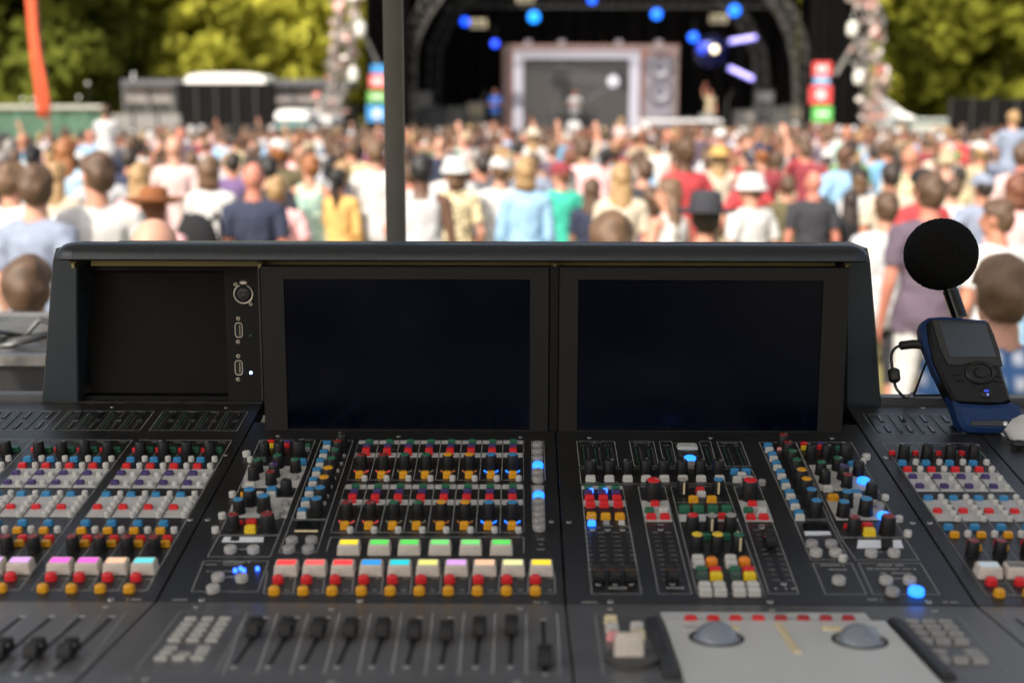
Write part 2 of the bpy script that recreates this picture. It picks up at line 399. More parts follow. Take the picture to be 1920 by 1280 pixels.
def lcdwin(pl, u0, u1, v0, v1):
    b = MB(); b.box(u0, u1, v0, v1, .0002, .0010, 0, b=.0002); b.box(u0 + .0007, u1 - .0007, v0 + .0007, v1 - .0007, .0009, .0012, 1)
    return b.obj('small_display', [M_black, M_glass if rng.random() < .5 else M_lcd], pick(pl, (u0+u1)/2)[2])
def slot(pl, a, c, wd=.0026):
    (u0, v0), (u1, v1) = pl.uv(*a), pl.uv(*c)
    u = u0; b = MB(); b.box(u - wd/2, u + wd/2, min(v0, v1), max(v0, v1), .0002, .0006, 0); b.obj('fader_slot', M_black, pick(pl, u)[2]); return u, v0, v1
def zone(x0, y0, s): return lambda X, Y: (x0 + X/s, y0 + Y/s)

# channel banks --------------------------------------------------------
Z1 = zone(0, 740, 4.0); Z7 = zone(0, 1000, 3.0); Z2 = zone(340, 790, 3.764); Z3 = zone(620, 800, 4.0); Z4 = zone(1040, 800, 3.88); Z5 = zone(1400, 790, 3.764); Z6 = zone(1600, 740, 3.281); Z8 = zone(1060, 1080, 2.2326)
kA0 = UP.uv(*Z1(1055, 400), .0095)[0]; PITCH = (UP.uv(*Z1(1575, 400), .0095)[0] - kA0)/3
BANK = PITCH*4.43
kR0 = UP.uv(*Z6(310, 345), .0095)[0]
def vrow(zc, h): return UP.uv(*zc, h)
TEMPL = []                                                       # kind, colour, u offset from the channel's knob, v
def T_(kind, c, zc, s=1.):
    u, v = UP.uv(*zc, HC[kind]*s); TEMPL.append((kind, c, u - kA0, v, s))
T_('knob', 'black', Z1(1055, 398), 1.05); T_('sq', 'green', Z1(1122, 400)); T_('sq', 'red', Z1(1016, 402), .8)
T_('sq', 'blue', Z1(980, 474)); T_('rd', 'white', Z1(1085, 468)); T_('sq', 'red', Z1(950, 522)); T_('rd', 'white', Z1(1045, 519))
T_('sq', 'purple', Z1(910, 577)); T_('rd', 'white', Z1(1000, 588), .95); T_('sq', 'purple', Z1(860, 648)); T_('rd', 'white', Z1(947, 655), .95)
T_('sq', 'blue', Z1(797, 736)); T_('sq', 'red', Z1(731, 830))
for q_ in ((902, 728), (876, 766), (852, 806), (828, 846), (802, 885)): T_('rd', 'white', Z1(*q_), .92)
T_('sq', 'blue', Z1(642, 948)); T_('sq', 'amber', Z1(610, 1003)); T_('rd', 'white', Z1(712, 998))
T_('sq', 'red', Z1(655, 1062)); T_('sq', 'amber', Z1(634, 1100)); T_('knob', 'dred', Z1(545, 1108))
T_('dome', 'red', Z7(285, 228)); T_('dome', 'amber', Z7(238, 292), .98)
_lk = UP.uv(*Z7(338, 155), .0105); LK = (_lk[0] - kA0, _lk[1])
v_top, v_bot = UP.uv(300, 825)[1], UP.uv(200, 1107)[1]
v_m0, v_m1 = UP.uv(300, 807)[1], UP.uv(300, 771)[1]
v_p = [UP.uv(250, y)[1] for y in (880, 915, 931, 970)]
def bank(u0, keys, right=False):
    for i in range(4):
        ku = u0 + i*PITCH; e0 = ku - PITCH*.44
        seg_uv(UP, (e0, v_top), (e0, v_bot), .0007)
        q = ROT.transposed() @ (UP.p(ku, v_p[1]) - CAM); sx = 960 + FPX*q.x/-q.z
        for kind, c, du, v, s in TEMPL:
            nm = {'knob': 'knob', 'sq': 'button', 'rd': 'round_button', 'dome': 'round_button'}[kind]
            m = [None, CC[c], CC['grey']] if kind == 'knob' else [CC[c]]
            ctl_uv(UP, kind, ku + du, v, m, nm, s*rng.uniform(.98, 1.02), rng.uniform(-2, 2) if kind == 'knob' else rng.uniform(-.03, .03))
        if keys[i]: ctl_uv(UP, 'lcd', ku + LK[0], LK[1], [None, LC[keys[i]]], 'lcd_key')
        if -150 < sx < 2050:
            for a, c in ((v_p[1], v_p[0]), (v_p[3], v_p[2])):
                plate_uv(UP, [(e0 + .0012, a), (e0 + PITCH - .0012, a), (e0 + PITCH - .0012, c), (e0 + .0012, c)], 'light_plate', M_plate)
            text_uv(UP, ku + .006, v_top - .006, .012, .0013); text_uv(UP, ku + .006, v_top - .0095, .008, .0011)
            for vv in (TEMPL[-1][3], TEMPL[-2][3]):
                text_uv(UP, ku + TEMPL[-1][2] + .013, vv, .007, .002)
        q = ROT.transposed() @ (UP.p(ku, v_m0) - CAM); sx = 960 + FPX*q.x/-q.z
        if -40 < sx < 1960:
            ln = v_m1 - v_m0
            meter(UP, e0 + PITCH*.10, e0 + PITCH*.24, v_m0 + .003, v_m1 - .004)
            lcdwin(UP, e0 + PITCH*.56, e0 + PITCH*.74, v_m0 + ln*.58, v_m1 - .006); lcdwin(UP, e0 + PITCH*.56, e0 + PITCH*.74, v_m0 + .005, v_m0 + ln*.38)
            text_uv(UP, e0 + PITCH*.65, v_m0 + ln*.45, .008, .0014); text_uv(UP, e0 + PITCH*.65, v_m0 + ln*.51, .007, .0012)
            text_uv(UP, e0 + PITCH*.4, v_m1 - .004, .012, .0013)
            for k in range(9): seg_uv(UP, (e0 + PITCH*.27, v_m0 + .006 + ln*.085*k), (e0 + PITCH*.33, v_m0 + .006 + ln*.085*k), .0007)
            rect_uv(UP, e0, e0 + PITCH, v_m0, v_m1, .0007)
    e0 = u0 - PITCH*.44
    rect_uv(UP, e0, e0 + 4*PITCH, v_bot, v_top, .0009)
bank(kA0, ['magenta', 'magenta', 'peach', 'cyan']); bank(kA0 - BANK, ['lilac', 'cyan', 'lilac', 'lilac']); bank(kA0 - 2*BANK, ['lilac']*4)
bank(kR0, ['ice', 'off', 'off', 'off'])
for p in ((211, 762), (424, 763), (357, 973), (390, 973), (423, 852), (208, 1123), (1660, 857), (1730, 764), (1743, 979)): screw(UP, *p)

# left master panel ----------------------------------------------------
def knobs(zn, s):
    for t in s.split(';'):
        a = t.split(','); sc = float(a[3]) if len(a) > 3 else 1.
        knob(UP, *zn(float(a[0]), float(a[1])), a[2], sc)
def sqs(zn, s, sc=1.):
    for t in s.split(';'):
        a = t.split(','); sq(UP, *zn(float(a[0]), float(a[1])), a[2], float(a[3]) if len(a) > 3 else sc)
def rds(zn, s, c='white', sc=1.):
    for t in s.split(';'):
        a = t.split(','); rd(UP, *zn(float(a[0]), float(a[1])), a[2] if len(a) > 2 else c, float(a[3]) if len(a) > 3 else sc)
plate(UP, [Z2(*p) for p in ((470, 318), (885, 318), (822, 468), (425, 468))]); plate(UP, [Z2(*p) for p in ((372, 540), (788, 540), (742, 680), (335, 680))])
knobs(Z2, '587,188,black;690,190,black;828,187,black,1.25;538,308,green;680,278,green;805,308,green;508,362,black;655,342,purple;632,396,dred;740,457,black,1.05;484,530,blue,1.2;582,575,blue,1.2;405,594,blue,1.05;367,702,dred,1.05;608,706,dred,1.25')
sqs(Z2, '632,137,red,.9;632,162,yellow,.8;750,137,purple,.9;742,160,red,.8;888,164,green,.85;888,190,grey,.75;852,272,blue,1.1;578,260,slate,.8;487,438,white,1.15;640,472,blue,1.25;634,505,white,1.15;440,505,amber,.8;555,502,white,.9;492,700,red,1.2;487,745,yellow,1.3;415,705,red,.7')
rds(Z2, '460,217,white,1.4;485,256,white,1;360,502,white,1.1;288,652,white,1.15;240,752,white,1.15;800,382,grey,1.3;735,566,grey,1.3;697,628,grey,1.4;672,650,grey,1.2')
outline(UP, [Z2(*p) for p in ((555, 130), (946, 130), (690, 800), (268, 800))]); outline(UP, [Z2(*p) for p in ((266, 806), (688, 806), (626, 955), (185, 955))])
outline(UP, [Z2(*p) for p in ((158, 985), (615, 985), (540, 1200), (72, 1200))])
M_lcdw = mat('lcd_white', (.66, .68, .72), .35, var=.05); 
plate(UP, [Z2(*p) for p in ((303, 820), (583, 820), (577, 852), (285, 852))], 'strip_display', M_lcdw, .0016); plate(UP, [Z2(*p) for p in ((352, 818), (412, 818), (408, 850), (346, 850))], 'display_gap', M_black, .0022)
rds(Z2, '345,888,white,1.75;508,890,white,1.75;258,1085,white,1.75;425,1090,white,1.75;223,1165,white,1.8'); text(UP, *Z2(430, 900), 18, .0035); text(UP, *Z2(345, 1098), 18, .0035)
text(UP, *Z2(390, 993), 48, .003); text(UP, *Z2(300, 1010), 70, .0022); text(UP, *Z2(270, 1058), 50, .002)
for q_ in ((380, 1042), (418, 1030), (441, 1042), (537, 1030)): ctl(UP, 'rd', *Z2(*q_), [CC['led']], 'blue_led', .55)
outline(UP, [Z2(*p) for p in ((985, 135), (1212, 135), (1030, 690), (780, 690))]); outline(UP, [Z2(*p) for p in ((778, 696), (1028, 696), (955, 925), (690, 925))])
for i, (x, y) in enumerate(((1030, 146), (1006, 208), (982, 270), (957, 334), (932, 403), (908, 472), (880, 545), (853, 618))):
    sq(UP, *Z2(x, y), 'blue', 1.05); sq(UP, *Z2(x - 4, y + 31), 'white', 1.05)
knobs(Z2, '1135,125,black;1105,178,dred;1086,238,green;1061,298,green;1038,372,amber,1.1;1010,438,amber,1.1;982,512,blue,1.1;956,590,blue,1.12')
b_ = [(1150, 235), (1130, 290), (1105, 340), (1080, 395), (1055, 455), (1030, 520), (1012, 570)]
for q_ in b_: rd(UP, *Z2(*q_), 'grey', .55)
plate(UP, [Z2(*p) for p in ((818, 708), (985, 708), (963, 790), (795, 790))], 'strip_display', M_glass, .0018); plate(UP, [Z2(*p) for p in ((800, 776), (966, 776), (963, 788), (797, 788))], 'display_band', CC['cream'], .0024)  # cream band paints a yellow reflection onto the small display
rds(Z2, '780,826,grey,1.75;918,824,grey,1.75;758,886,grey,1.8;896,888,grey,1.8')
for q_ in ((683, 98), (145, 1255), (1260, 1262)): screw(UP, *Z2(*q_))
# auxiliary grid: two rows of eight
def lerp(a, c, t): return a + (c - a)*t
caps = ['dred', 'dred', 'green', 'green', 'amber', 'amber', 'blue', 'blue']; rings = ['ledred', 'ledred', 'leddim', 'leddim', 'ledor', 'ledor', 'ledcy', 'ledcy']
for y0, rows in ((0, dict(g=(290, 1370, 101), p=(272, 1369, 136), r=(266, 1368, 168), r2=(281, 1372, 204), k=(232, 1365, 252), o=(217, 1366, 345), w=(253, 1410, 374), ring=(232, 1365, 318))),
                 (1, dict(g=(187, 1365, 436), p=(177, 1364, 474), r=(163, 1363, 516), r2=(172, 1366, 558), k=(122, 1363, 612), o=(106, 1360, 724), w=(145, 1409, 760), ring=(122, 1363, 694)))):
    for i in range(8):
        t = i/7; Zp = lambda n: Z3(lerp(rows[n][0], rows[n][1], t), rows[n][2])
        sq(UP, *Zp('g'), 'green', .95); sq(UP, *Zp('p'), 'purple', .95); sq(UP, *Zp('r'), 'red', (1., 1.35, 1.)); sq(UP, *Zp('r2'), 'red', .62)
        knob(UP, *Zp('k'), caps[i], 1.05); sq(UP, *Zp('o'), 'amber', (1., 1.2, 1.3)); rd(UP, *Zp('w'), 'white', .95)
        ctl(UP, 'ring', *Zp('ring'), [CC[rings[i]]], 'led_ring', 1.0)
    ya, yb = ((104, 400), (440, 792))[y0]; xa, xb = ((212, 1447), (110, 1448))[y0]; xc, xd = ((125, 1446), (0, 1450))[y0]
    for i in range(9):
        outline(UP, [Z3(lerp(xa, xb, i/8), ya), Z3(lerp(xc, xd, i/8), yb)], .0009, False)
    outline(UP, [Z3(xa, ya), Z3(xb, ya), Z3(xd, yb), Z3(xc, yb)], .0009)
    for y1, y2 in (((106, 128), (200, 230)), ((437, 466), (550, 586)))[y0]:
        f = lambda X, Y: lerp(lerp(xa, xb, X), lerp(xc, xd, X), (Y - ya)/(yb - ya))
        for i in range(8): plate(UP, [Z3(f((i+.04)/8, y1), y1), Z3(f((i+.96)/8, y1), y1), Z3(f((i+.96)/8, y2), y2), Z3(f((i+.04)/8, y2), y2)], m=M_plate if rng.random() < 2 else None)
for i, (x, c) in enumerate(zip((137, 365, 590, 820, 1050, 1280), ('yellow', 'green', 'green', 'green2', 'green2', 'green'))): ctl(UP, 'lcd', *Z3(x, 872), [None, LC[c]], 'lcd_key', .96)
for i, c in enumerate(('red', 'red2', 'red', 'blue', 'aqua', 'lime', 'lilac', 'peach', 'pale', 'yellow')):
    t = i/9; ctl(UP, 'lcd', lerp(537, 1015, t), 1056, [None, LC[c]], 'lcd_key', .98)
    ctl(UP, 'dome', lerp(521, 1004, t), 1081, [CC['red']], 'round_button', .98); ctl(UP, 'dome', lerp(513.5, 1004, t), 1102, [CC['amber']], 'round_button', .98)
    text(UP, lerp(545, 1030, t), 1084, 10, .0022); text(UP, lerp(538, 1030, t), 1106, 9, .0022); outline(UP, [(lerp(502, 991, t), 1070), (lerp(494, 990, t), 1112)], .0008, False)
outline(UP, [(620, 1007), (982, 1007), (982, 1037)], .0008, False); outline(UP, [(1040, 1072), (1041, 1112), (494, 1112)], .0008, False); outline(UP, [(620, 1007), (612, 1034)], .0008, False)
for y0, y1, on, n in ((100, 400, 3, 6), (432, 760, 1, 7)):
    xs = (1552, 1556) if y0 < 300 else (1558, 1566)
    outline(UP, [Z3(1508, y0+8), Z3(1598, y0+8), Z3(1608, y1+2), Z3(1508 + (2 if y0 < 300 else 8), y1+2)], .0009)
    for i in range(n): rd(UP, *Z3(lerp(*xs, i/n), lerp(y0+22, y1-20, i/(n-1))), 'lit' if i == on else 'grey', 1.75)
for k in range(3): text(UP, *Z3(1572, 843 + 38*k), 12, .002)
for q_ in ((510, 68), (1423, 74), (1655, 705)): screw(UP, *Z3(*q_))

# right master panel ---------------------------------------------------
def mbar(x, xb_, ya=150, yb=285):
    (ua, va), (ub, vb_) = UP.uv(*Z4(x, ya)), UP.uv(*Z4(xb_, yb)); u = ua
    meter(UP, u - .0022, u + .0022, vb_, va)
    for k in range(9): seg_uv(UP, (u + .005, lerp(vb_, va, (k+.5)/9)), (u + .0068, lerp(vb_, va, (k+.5)/9)), .0007)
for x, xb_ in ((207, 214), (290, 300), (380, 393), (585, 608), (672, 697), (810, 840), (1095, 1130), (1225, 1265), (1318, 1362)): mbar(x, xb_); text(UP, *Z4(x, 137), 9, .0015)
for pts in (((160, 107), (435, 107), (465, 290), (180, 290)), ((543, 107), (718, 107), (758, 288), (580, 288)), ((760, 107), (850, 107), (892, 288), (800, 288)), ((1050, 107), (1132, 107), (1182, 288), (1106, 288)), ((1180, 110), (1356, 110), (1426, 288), (1246, 288)), ((180, 305), (1430, 305), (1482, 415), (192, 415))):
    outline(UP, [Z4(*p) for p in pts])
for x, y, w_ in ((300, 118, 24), (632, 118, 30), (1270, 120, 30), (972, 175, 14), (885, 120, 8)): text(UP, *Z4(x, y), w_, .0016)
ctl(UP, 'sq', *Z4(966, 133), [CC['silver']], 'push_pad', (2.6, 2.2, .7)); outline(UP, [Z4(905, 212), Z4(1052, 212)], .0006, False)
rds(Z4, '985,224,lit,2.0;996,266,grey,1.7;1510,392,grey,1.2')
for x, xw in zip((262, 397, 530, 663, 794, 926, 1060, 1192), (262, 398, 532, 666, 799, 933, 1066, 1200)): knob(UP, *Z4(x, 288), 'black', 1.08); sq(UP, *Z4(xw, 364), 'white', (1.2, 1.15, 1.1))
sqs(Z4, '1308,312,blue,1.1;1393,312,blue,1.1;1362,340,white,1.05;1330,370,white,1.1;1415,370,white,1.1;1385,402,white,.8')
outline(UP, [Z4(*p) for p in ((195, 430), (492, 430), (632, 1215), (270, 1215))]); plate(UP, [Z4(*p) for p in ((198, 433), (490, 433), (494, 456), (202, 456))]); plate(UP, [Z4(*p) for p in ((208, 540), (512, 540), (520, 578), (214, 578))])
sqs(Z4, '245,436,green;345,436,green;443,436,green;245,468,purple;345,468,purple;448,468,purple')
for q_ in ((266, 455), (368, 455)): ctl(UP, 'rd', *Z4(*q_), [CC['led']], 'blue_led', .7)
sqs(Z4, '253,506,red,1.12;354,506,red,1.12;453,506,red,1.12;260,550,red,1.1;360,550,red,1.1;462,550,red,1.1;268,634,amber,1.12;372,638,amber,1.12;475,638,amber,1.12;270,690,lit,.9;378,688,grey,.7;488,688,white,.7')
text(UP, *Z4(385, 722), 16, .002); text(UP, *Z4(492, 722), 18, .002); text(UP, *Z4(445, 1172), 38, .004)
for x in (275, 385, 495): screw(UP, *Z4(x, 745))
def fad(zn, a, c, k, cap, s=1.):
    u, v0, v1 = slot(UP, zn(*a), zn(*c)); vk = UP.uv(*zn(*k), .010*s)[1]
    o = ctl_uv(UP, 'fader', u, vk, [None, CC['stripe_red' if cap == 'dred' else cap]], 'fader_cap', s)
    lo, hi = min(v0, v1), max(v0, v1)
    for i in range(11):
        for sd in (-1, 1): seg_uv(UP, (u + sd*.0045, lerp(lo, hi, i/10)), (u + sd*.0105, lerp(lo, hi, i/10)), .0010 if i in (0, 2, 5, 10) else .0006)
    return o
fad(Z4, (285, 768), (325, 1110), (320, 1045), 'dred'); fad(Z4, (390, 768), (440, 1110), (434, 1045), 'dred'); fad(Z4, (498, 768), (555, 1110), (550, 1045), 'amber')
for x in (320, 438, 555): screw(UP, *Z4(x, 1138))
outline(UP, [Z4(*p) for p in ((608, 435), (800, 435), (997, 1215), (757, 1215))]); knob(UP, *Z4(718, 452), 'red', 1.45)
plate(UP, [Z4(*p) for p in ((630, 540), (825, 540), (856, 690), (660, 690))])
sqs(Z4, '731,548,red,1.05;690,596,green,1.1;792,596,white,1.1;703,642,red,1.12;803,642,red,1.12'); text(UP, *Z4(768, 712), 9, .003); screw(UP, *Z4(770, 743))
fad(Z4, (780, 768), (857, 1110), (850, 1045), 'dred'); screw(UP, *Z4(857, 1138)); text(UP, *Z4(868, 1172), 38, .004)
outline(UP, [Z4(*p) for p in ((845, 435), (1245, 435), (1528, 1215), (1037, 1215))]); outline(UP, [Z4(880, 550), Z4(1288, 550)], .0007, False)
knob(UP, *Z4(930, 428), 'grey', 1.05, True); knob(UP, *Z4(1191, 428), 'blue', 1.05, True)
plate(UP, [Z4(*p) for p in ((902, 640), (1322, 640), (1338, 690), (912, 690))])
sqs(Z4, '1058,448,red,1.05;1068,477,white,1.05;1010,514,amber,1.15;1143,514,amber,1.15;944,582,green,1.25;1046,582,green,1.25;1150,582,green,1.25;1250,582,green,1.25;1222,640,red,1.1;1100,785,green,1.05;1245,785,green,1.05')
sqs(Z4, '1043,945,white,1.25;1050,982,white,1.25;1280,945,white,1.25;1288,982,white,1.25;1070,1030,green,1.2;1076,1066,slate,1.2;1312,1030,green,1.2;1318,1066,slate,1.2;1168,1032,red,1.25;1176,1070,yellow,1.3;1410,1032,red,1.25;1420,1070,yellow,1.3')
sqs(Z4, '1092,1142,white,1.3;1100,1182,white,1.3;1197,1142,white,1.3;1207,1182,white,1.3;1338,1142,white,1.3;1346,1182,white,1.3;1442,1142,white,1.3;1452,1182,white,1.3')
for x in (1143, 1382): ctl(UP, 'dome', *Z4(x, 962), [CC['orange']], 'round_button', 1.1)
knob(UP, *Z4(1003, 692), 'red', 1.1); knob(UP, *Z4(1143, 692), 'grey', 1.05, True); knob(UP, *Z4(1280, 692), 'grey', 1.1)
knob(UP, *Z4(1035, 832), 'yellow', 1.08); knob(UP, *Z4(1183, 832), 'yellow', 1.08); knob(UP, *Z4(1337, 832), 'green', 1.08, True)
outline(UP, [Z4(*p) for p in ((1305, 435), (1490, 435), (1775, 1215), (1560, 1215))]); knob(UP, *Z4(1420, 452), 'red', 1.45)
plate(UP, [Z4(*p) for p in ((1338, 540), (1535, 540), (1590, 690), (1388, 690))])
sqs(Z4, '1440,548,red,1.05;1410,596,green,1.1;1508,596,white,1.1;1428,645,red,1.12;1522,645,red,1.12'); text(UP, *Z5(100, 732), 9, .003); screw(UP, *Z5(106, 745))
fad(Z5, (118, 765), (255, 1120), (160, 812), 'dred'); screw(UP, *Z5(262, 1142)); text(UP, *Z5(270, 1178), 38, .004)
outline(UP, [Z5(*p) for p in ((88, 148), (345, 148), (575, 690), (330, 690))]); outline(UP, [Z5(*p) for p in ((335, 698), (578, 698), (722, 975), (452, 975))])
for i, (x, y) in enumerate(((152, 160), (182, 222), (210, 285), (240, 347), (270, 416), (303, 488), (335, 560), (368, 634))): sq(UP, *Z5(x, y), 'blue', 1.05); sq(UP, *Z5(x + 9, y + 30), 'white', 1.05)
knobs(Z5, '257,132,dred;290,188,dred;320,246,green;350,308,green;384,384,amber,1.1;420,450,amber,1.1;455,524,blue,1.1;490,604,blue,1.12'); sq(UP, *Z5(231, 188), 'pink', .6)
outline(UP, [Z5(*p) for p in ((348, 148), (740, 148), (1112, 815), (660, 815))]); outline(UP, [Z5(*p) for p in ((664, 822), (1115, 822), (1215, 977), (770, 977))])
plate(UP, [Z5(*p) for p in ((440, 310), (772, 310), (880, 490), (520, 490))]); plate(UP, [Z5(*p) for p in ((560, 555), (915, 555), (1010, 697), (635, 697))])
knobs(Z5, '455,206,black;563,206,black;702,206,black,1.25;525,326,green;642,296,green;790,328,black,1.05;553,386,black;682,356,purple,1.05;708,414,dred;882,478,black,1.05;706,542,blue,1.15;684,612,blue,1.1;842,596,blue,1.2;757,720,dred,1.05;998,722,dred,1.25')
sqs(Z5, '405,152,red,.9;405,178,yellow,.8;522,150,purple,.9;522,172,red,.8;650,180,green,.85;745,290,blue,1.1;573,462,white,1.15;610,525,amber,1.3;775,492,blue,1.25;780,520,white,1.15;853,724,red,1.2;866,764,yellow,1.35;708,728,red,.7')
rds(Z5, '825,408,lit,2.0;970,655,lit,2.0;935,582,grey,1.6;845,238,white,1.4;826,268,white,1;980,524,white,1.1;1077,674,white,1.15;1138,777,white,1.15')
plate(UP, [Z5(*p) for p in ((785, 842), (1088, 842), (1106, 895), (778, 895))], 'strip_display', M_lcdw, .0016); plate(UP, [Z5(*p) for p in ((945, 838), (1030, 838), (1032, 897), (948, 897))], 'display_gap', M_black, .0022)
plate(UP, [Z5(*p) for p in ((392, 726), (570, 726), (595, 806), (410, 806))], 'strip_display', M_glass, .0018); plate(UP, [Z5(*p) for p in ((405, 785), (585, 785), (595, 806), (411, 806))], 'display_band', M_lcdw, .0024)
rds(Z5, '880,913,white,1.75;1040,913,white,1.75;462,850,grey,1.75;598,850,grey,1.75;490,910,white,1.8;628,910,white,1.8;678,950,white,1.15;652,1105,white,1.8;985,1105,white,1.8;1150,1105,white,1.8;1030,1185,grey,1.8;1198,1184,lit,2.1')
outline(UP, [Z5(*p) for p in ((465, 1000), (740, 1000), (845, 1220), (557, 1220))]); outline(UP, [Z5(*p) for p in ((790, 1000), (1225, 1000), (1362, 1220), (892, 1220))])
for x, y, w_ in ((605, 1014, 44), (640, 1045, 30), (1010, 1014, 46), (1020, 1040, 90), (1050, 1070, 60), (960, 922, 14), (1068, 1108, 14)): text(UP, *Z5(x, y), w_, .003)
for q_ in ((600, 115), (985, 255), (1170, 712), (1293, 712), (165, 1268), (1283, 1270)): screw(UP, *Z5(*q_))
for q_ in ((252, 75), (1133, 77), (103, 688), (405, 1268)): screw(UP, *Z4(*q_))
for x, y, w_ in ((250, 1124, 26), (338, 1124, 28), (1105, 1129, 28), (1014, 1129, 26), (1640, 1124, 26), (1780, 1129, 30)): text(UP, x, y, w_, .003)

# fader section --------------------------------------------------------
def fader_fd(top, bot, k):
    u, v0 = FD.uv(*top); v1 = FD.uv(*bot)[1]; vk = FD.uv(*k, .010)[1]
    b = MB(); b.box(u - .0021, u + .0021, v1, v0, .0002, .0006); 
    b.obj('fader_slot', M_black, pick(FD, u)[2])
    put('fader_cap', ME['fader'], pick(FD, u)[2], (u, vk, 0), [None, CC['silver']], (1.0, 1.12, 1.15))
    put('screw', ME['screw'], pick(FD, u)[2], (u, v1 - .006, 0)); put('screw', ME['screw'], pick(FD, u)[2], (u, v0 + .006, 0))
    for i in range(12): seg_uv(FD, (u - .010, lerp(v1, v0, i/11)), (u + .010, lerp(v1, v0, i/11)), .0004, .00015)
for x in (151, 208, 95, 38):
    k_ = {208: (145, 1212), 151: (83, 1212), 95: (21, 1212), 38: (-40, 1212)}[x]; fader_fd((x, 1158), (x - 95, 1258), k_)
fx = [486, 545, 604, 663, 722, 780, 839, 901, 959]
for i, x in enumerate(fx):
    t = i/8; fader_fd((lerp(498, 960, t), 1160), (lerp(452, 958, t), 1245), (x, (1172, 1172, 1173, 1173, 1173, 1176, 1179, 1171, 1168)[i]))
fader_fd((1018, 1164), (1021, 1258), (1020, 1226))
for i in range(11):
    t = i/10; outline(FD, [(lerp(462, 1045, t), 1150), (lerp(418, 1050, t), 1264)], .0015, False)
for x0, x1, y0, y1 in ((440, 1052, 1262, 1266),): outline(FD, [(x0, 1264), (x1, 1264)], .0008, False)
for i in range(6): outline(FD, [(lerp(12, 236, i/5), 1148), (lerp(-110, 150, i/5), 1262)], .0010, False)
for q_ in ((622, 1140), (975, 1139), (75, 1269), (274, 1271), (622, 1276), (970, 1276), (199, 1136), (369, 1136)): screw(FD, *q_)
text(FD, 232, 1271, 36, .004); text(FD, 125, 1272, 34, .003)
outline(FD, [(337, 1147), (464, 1147), (405, 1259), (253, 1259)], .0009)
for r_ in range(5):
    for c_ in range(3): t = r_/4; sq(FD, lerp((358, 390, 422)[c_], (327, 362, 397)[c_], t), lerp(1157, 1196, t), 'keygrey', (1.15, .82, .6))
for r_, row in enumerate((((321, 1212), None, (383, 1212)), ((312, 1220), (346, 1224), (378, 1220)), ((302, 1230), (336, 1230), (371, 1230)))):
    for q_ in row:
        if q_: sq(FD, *q_, 'keygrey', (1.15, .82, .6))
# talkback block, trackball plate and keypads
outline(FD, [Z8(*p) for p in ((125, 160), (350, 160), (412, 415), (160, 415))], .0009)
for x, y, c in ((190, 172, 'cream'), (196, 205, 'white'), (201, 240, 'pink'), (300, 200, 'white'), (306, 235, 'cream')): sq(FD, *Z8(x, y), c, (1.25, 1.3, 1.3))
b = MB(); u, v = FD.uv(*Z8(280, 350)); b.lathe([(.024, 0), (.024, .004), (.021, .006), (.004, .0065)], 28); b.obj('joystick_base', mat('soft_black', (.05, .048, .045), .5), pick(FD, u)[2], (u, v, 0))
u, v = FD.uv(*Z8(266, 300), .012); b = MB(); b.key(.027, .013, .020, .002, .001, .003); b.obj('joystick_lever', M_cream, pick(FD, u)[2], (u, v, .006))
M_wrist = mat('grey_lacquer', (.54, .54, .51), .36, var=.04, vscale=6)
pl = [FD.uv(*Z8(*p)) for p in ((425, 197), (1340, 197))]; ua = FD.uv(*Z8(455, 320))[0]; ub = FD.uv(*Z8(1445, 320))[0]; va = pl[0][1]
plate_uv(FD, [(ua, -.29), (ub, -.29), (ub, va), (ua, va)], 'trackball_plate', M_wrist, .004)
vt = FD.uv(*Z8(420, 160))[1]; vt2 = FD.uv(*Z8(420, 190))[1]; plate_uv(FD, [(ua, vt2), (ub - .012, vt2), (ub - .012, vt), (ua, vt)], 'light_plate', mat('strip_white', (.5, .5, .48), .4), .003)
for i in range(8): ctl(FD, 'sq', *Z8(lerp(525, 1185, i/7), 172), [CC['red']], 'button', (1.2, 1.1, 1.3)) if i < 4 else ctl(FD, 'sq', *Z8(lerp(525, 1185, i/7), 172), [mat('cap_deep_red', (.34, .014, .018), .4)], 'button', (1.2, 1.1, 1.3))
for uu, sx in ((ua - .010, 1), (ub + .011, 1)):
    b = MB(); b.box(uu - .007, uu + .007, -.22, va + .004, 0, .007, b=.003); b.obj('side_rail', mat('rail_black', (.022, .023, .026), .45), pick(FD, uu)[2])
for x, y in ((632, 275), (1232, 285)):
    u, v = FD.uv(*Z8(x, y)); b = MB(); b.lathe([(.0262, .0036), (.0258, .0046), (.0222, .0046), (.0215, .003)], 36, 0); b.obj('trackball_socket', M_black, pick(FD, u)[2], (u, v, 0))
    b = MB(); b.sphere((0, 0, 0), .0215, n=32, k=20); b.obj('trackball', mat('ball_grey', (.17, .19, .225), .25, var=.03, coat=.5), pick(FD, u)[2], (u, v, -.002))
for x, y in ((530, 217), (688, 214), (1116, 217), (1262, 217)): sq(FD, *Z8(x, y), 'cream' if x in (688, 1116) else 'silver', (1.9, 1.6, 1.0))
u, v = FD.uv(*Z8(890, 212)); v2 = FD.uv(*Z8(945, 340))[1]; b = MB(); b.box(u - .004, u + .004, v2, v, .003, .0055, b=.001); b.obj('divider_strip', CC['cream'], pick(FD, u)[2])
for r_, (y, xs) in enumerate(((186, (1450, 1520, 1590)), (210, (1468, 1541, 1612)), (236, (1486, 1560, 1634)), (265, (1506, 1581, 1658)))):
    for x in xs: sq(FD, *Z8(x, y), 'grey', (1.35, 1.05, .9))
for x, y in ((1562, 312), (1700, 312), (1576, 344), (1655, 344), (1736, 344), (1718, 326)): sq(FD, *Z8(x, y), 'grey', (1.35, 1.05, .9))
outline(FD, [Z8(*p) for p in ((1402, 165), (1640, 165), (1865, 415), (1560, 415))], .0009)
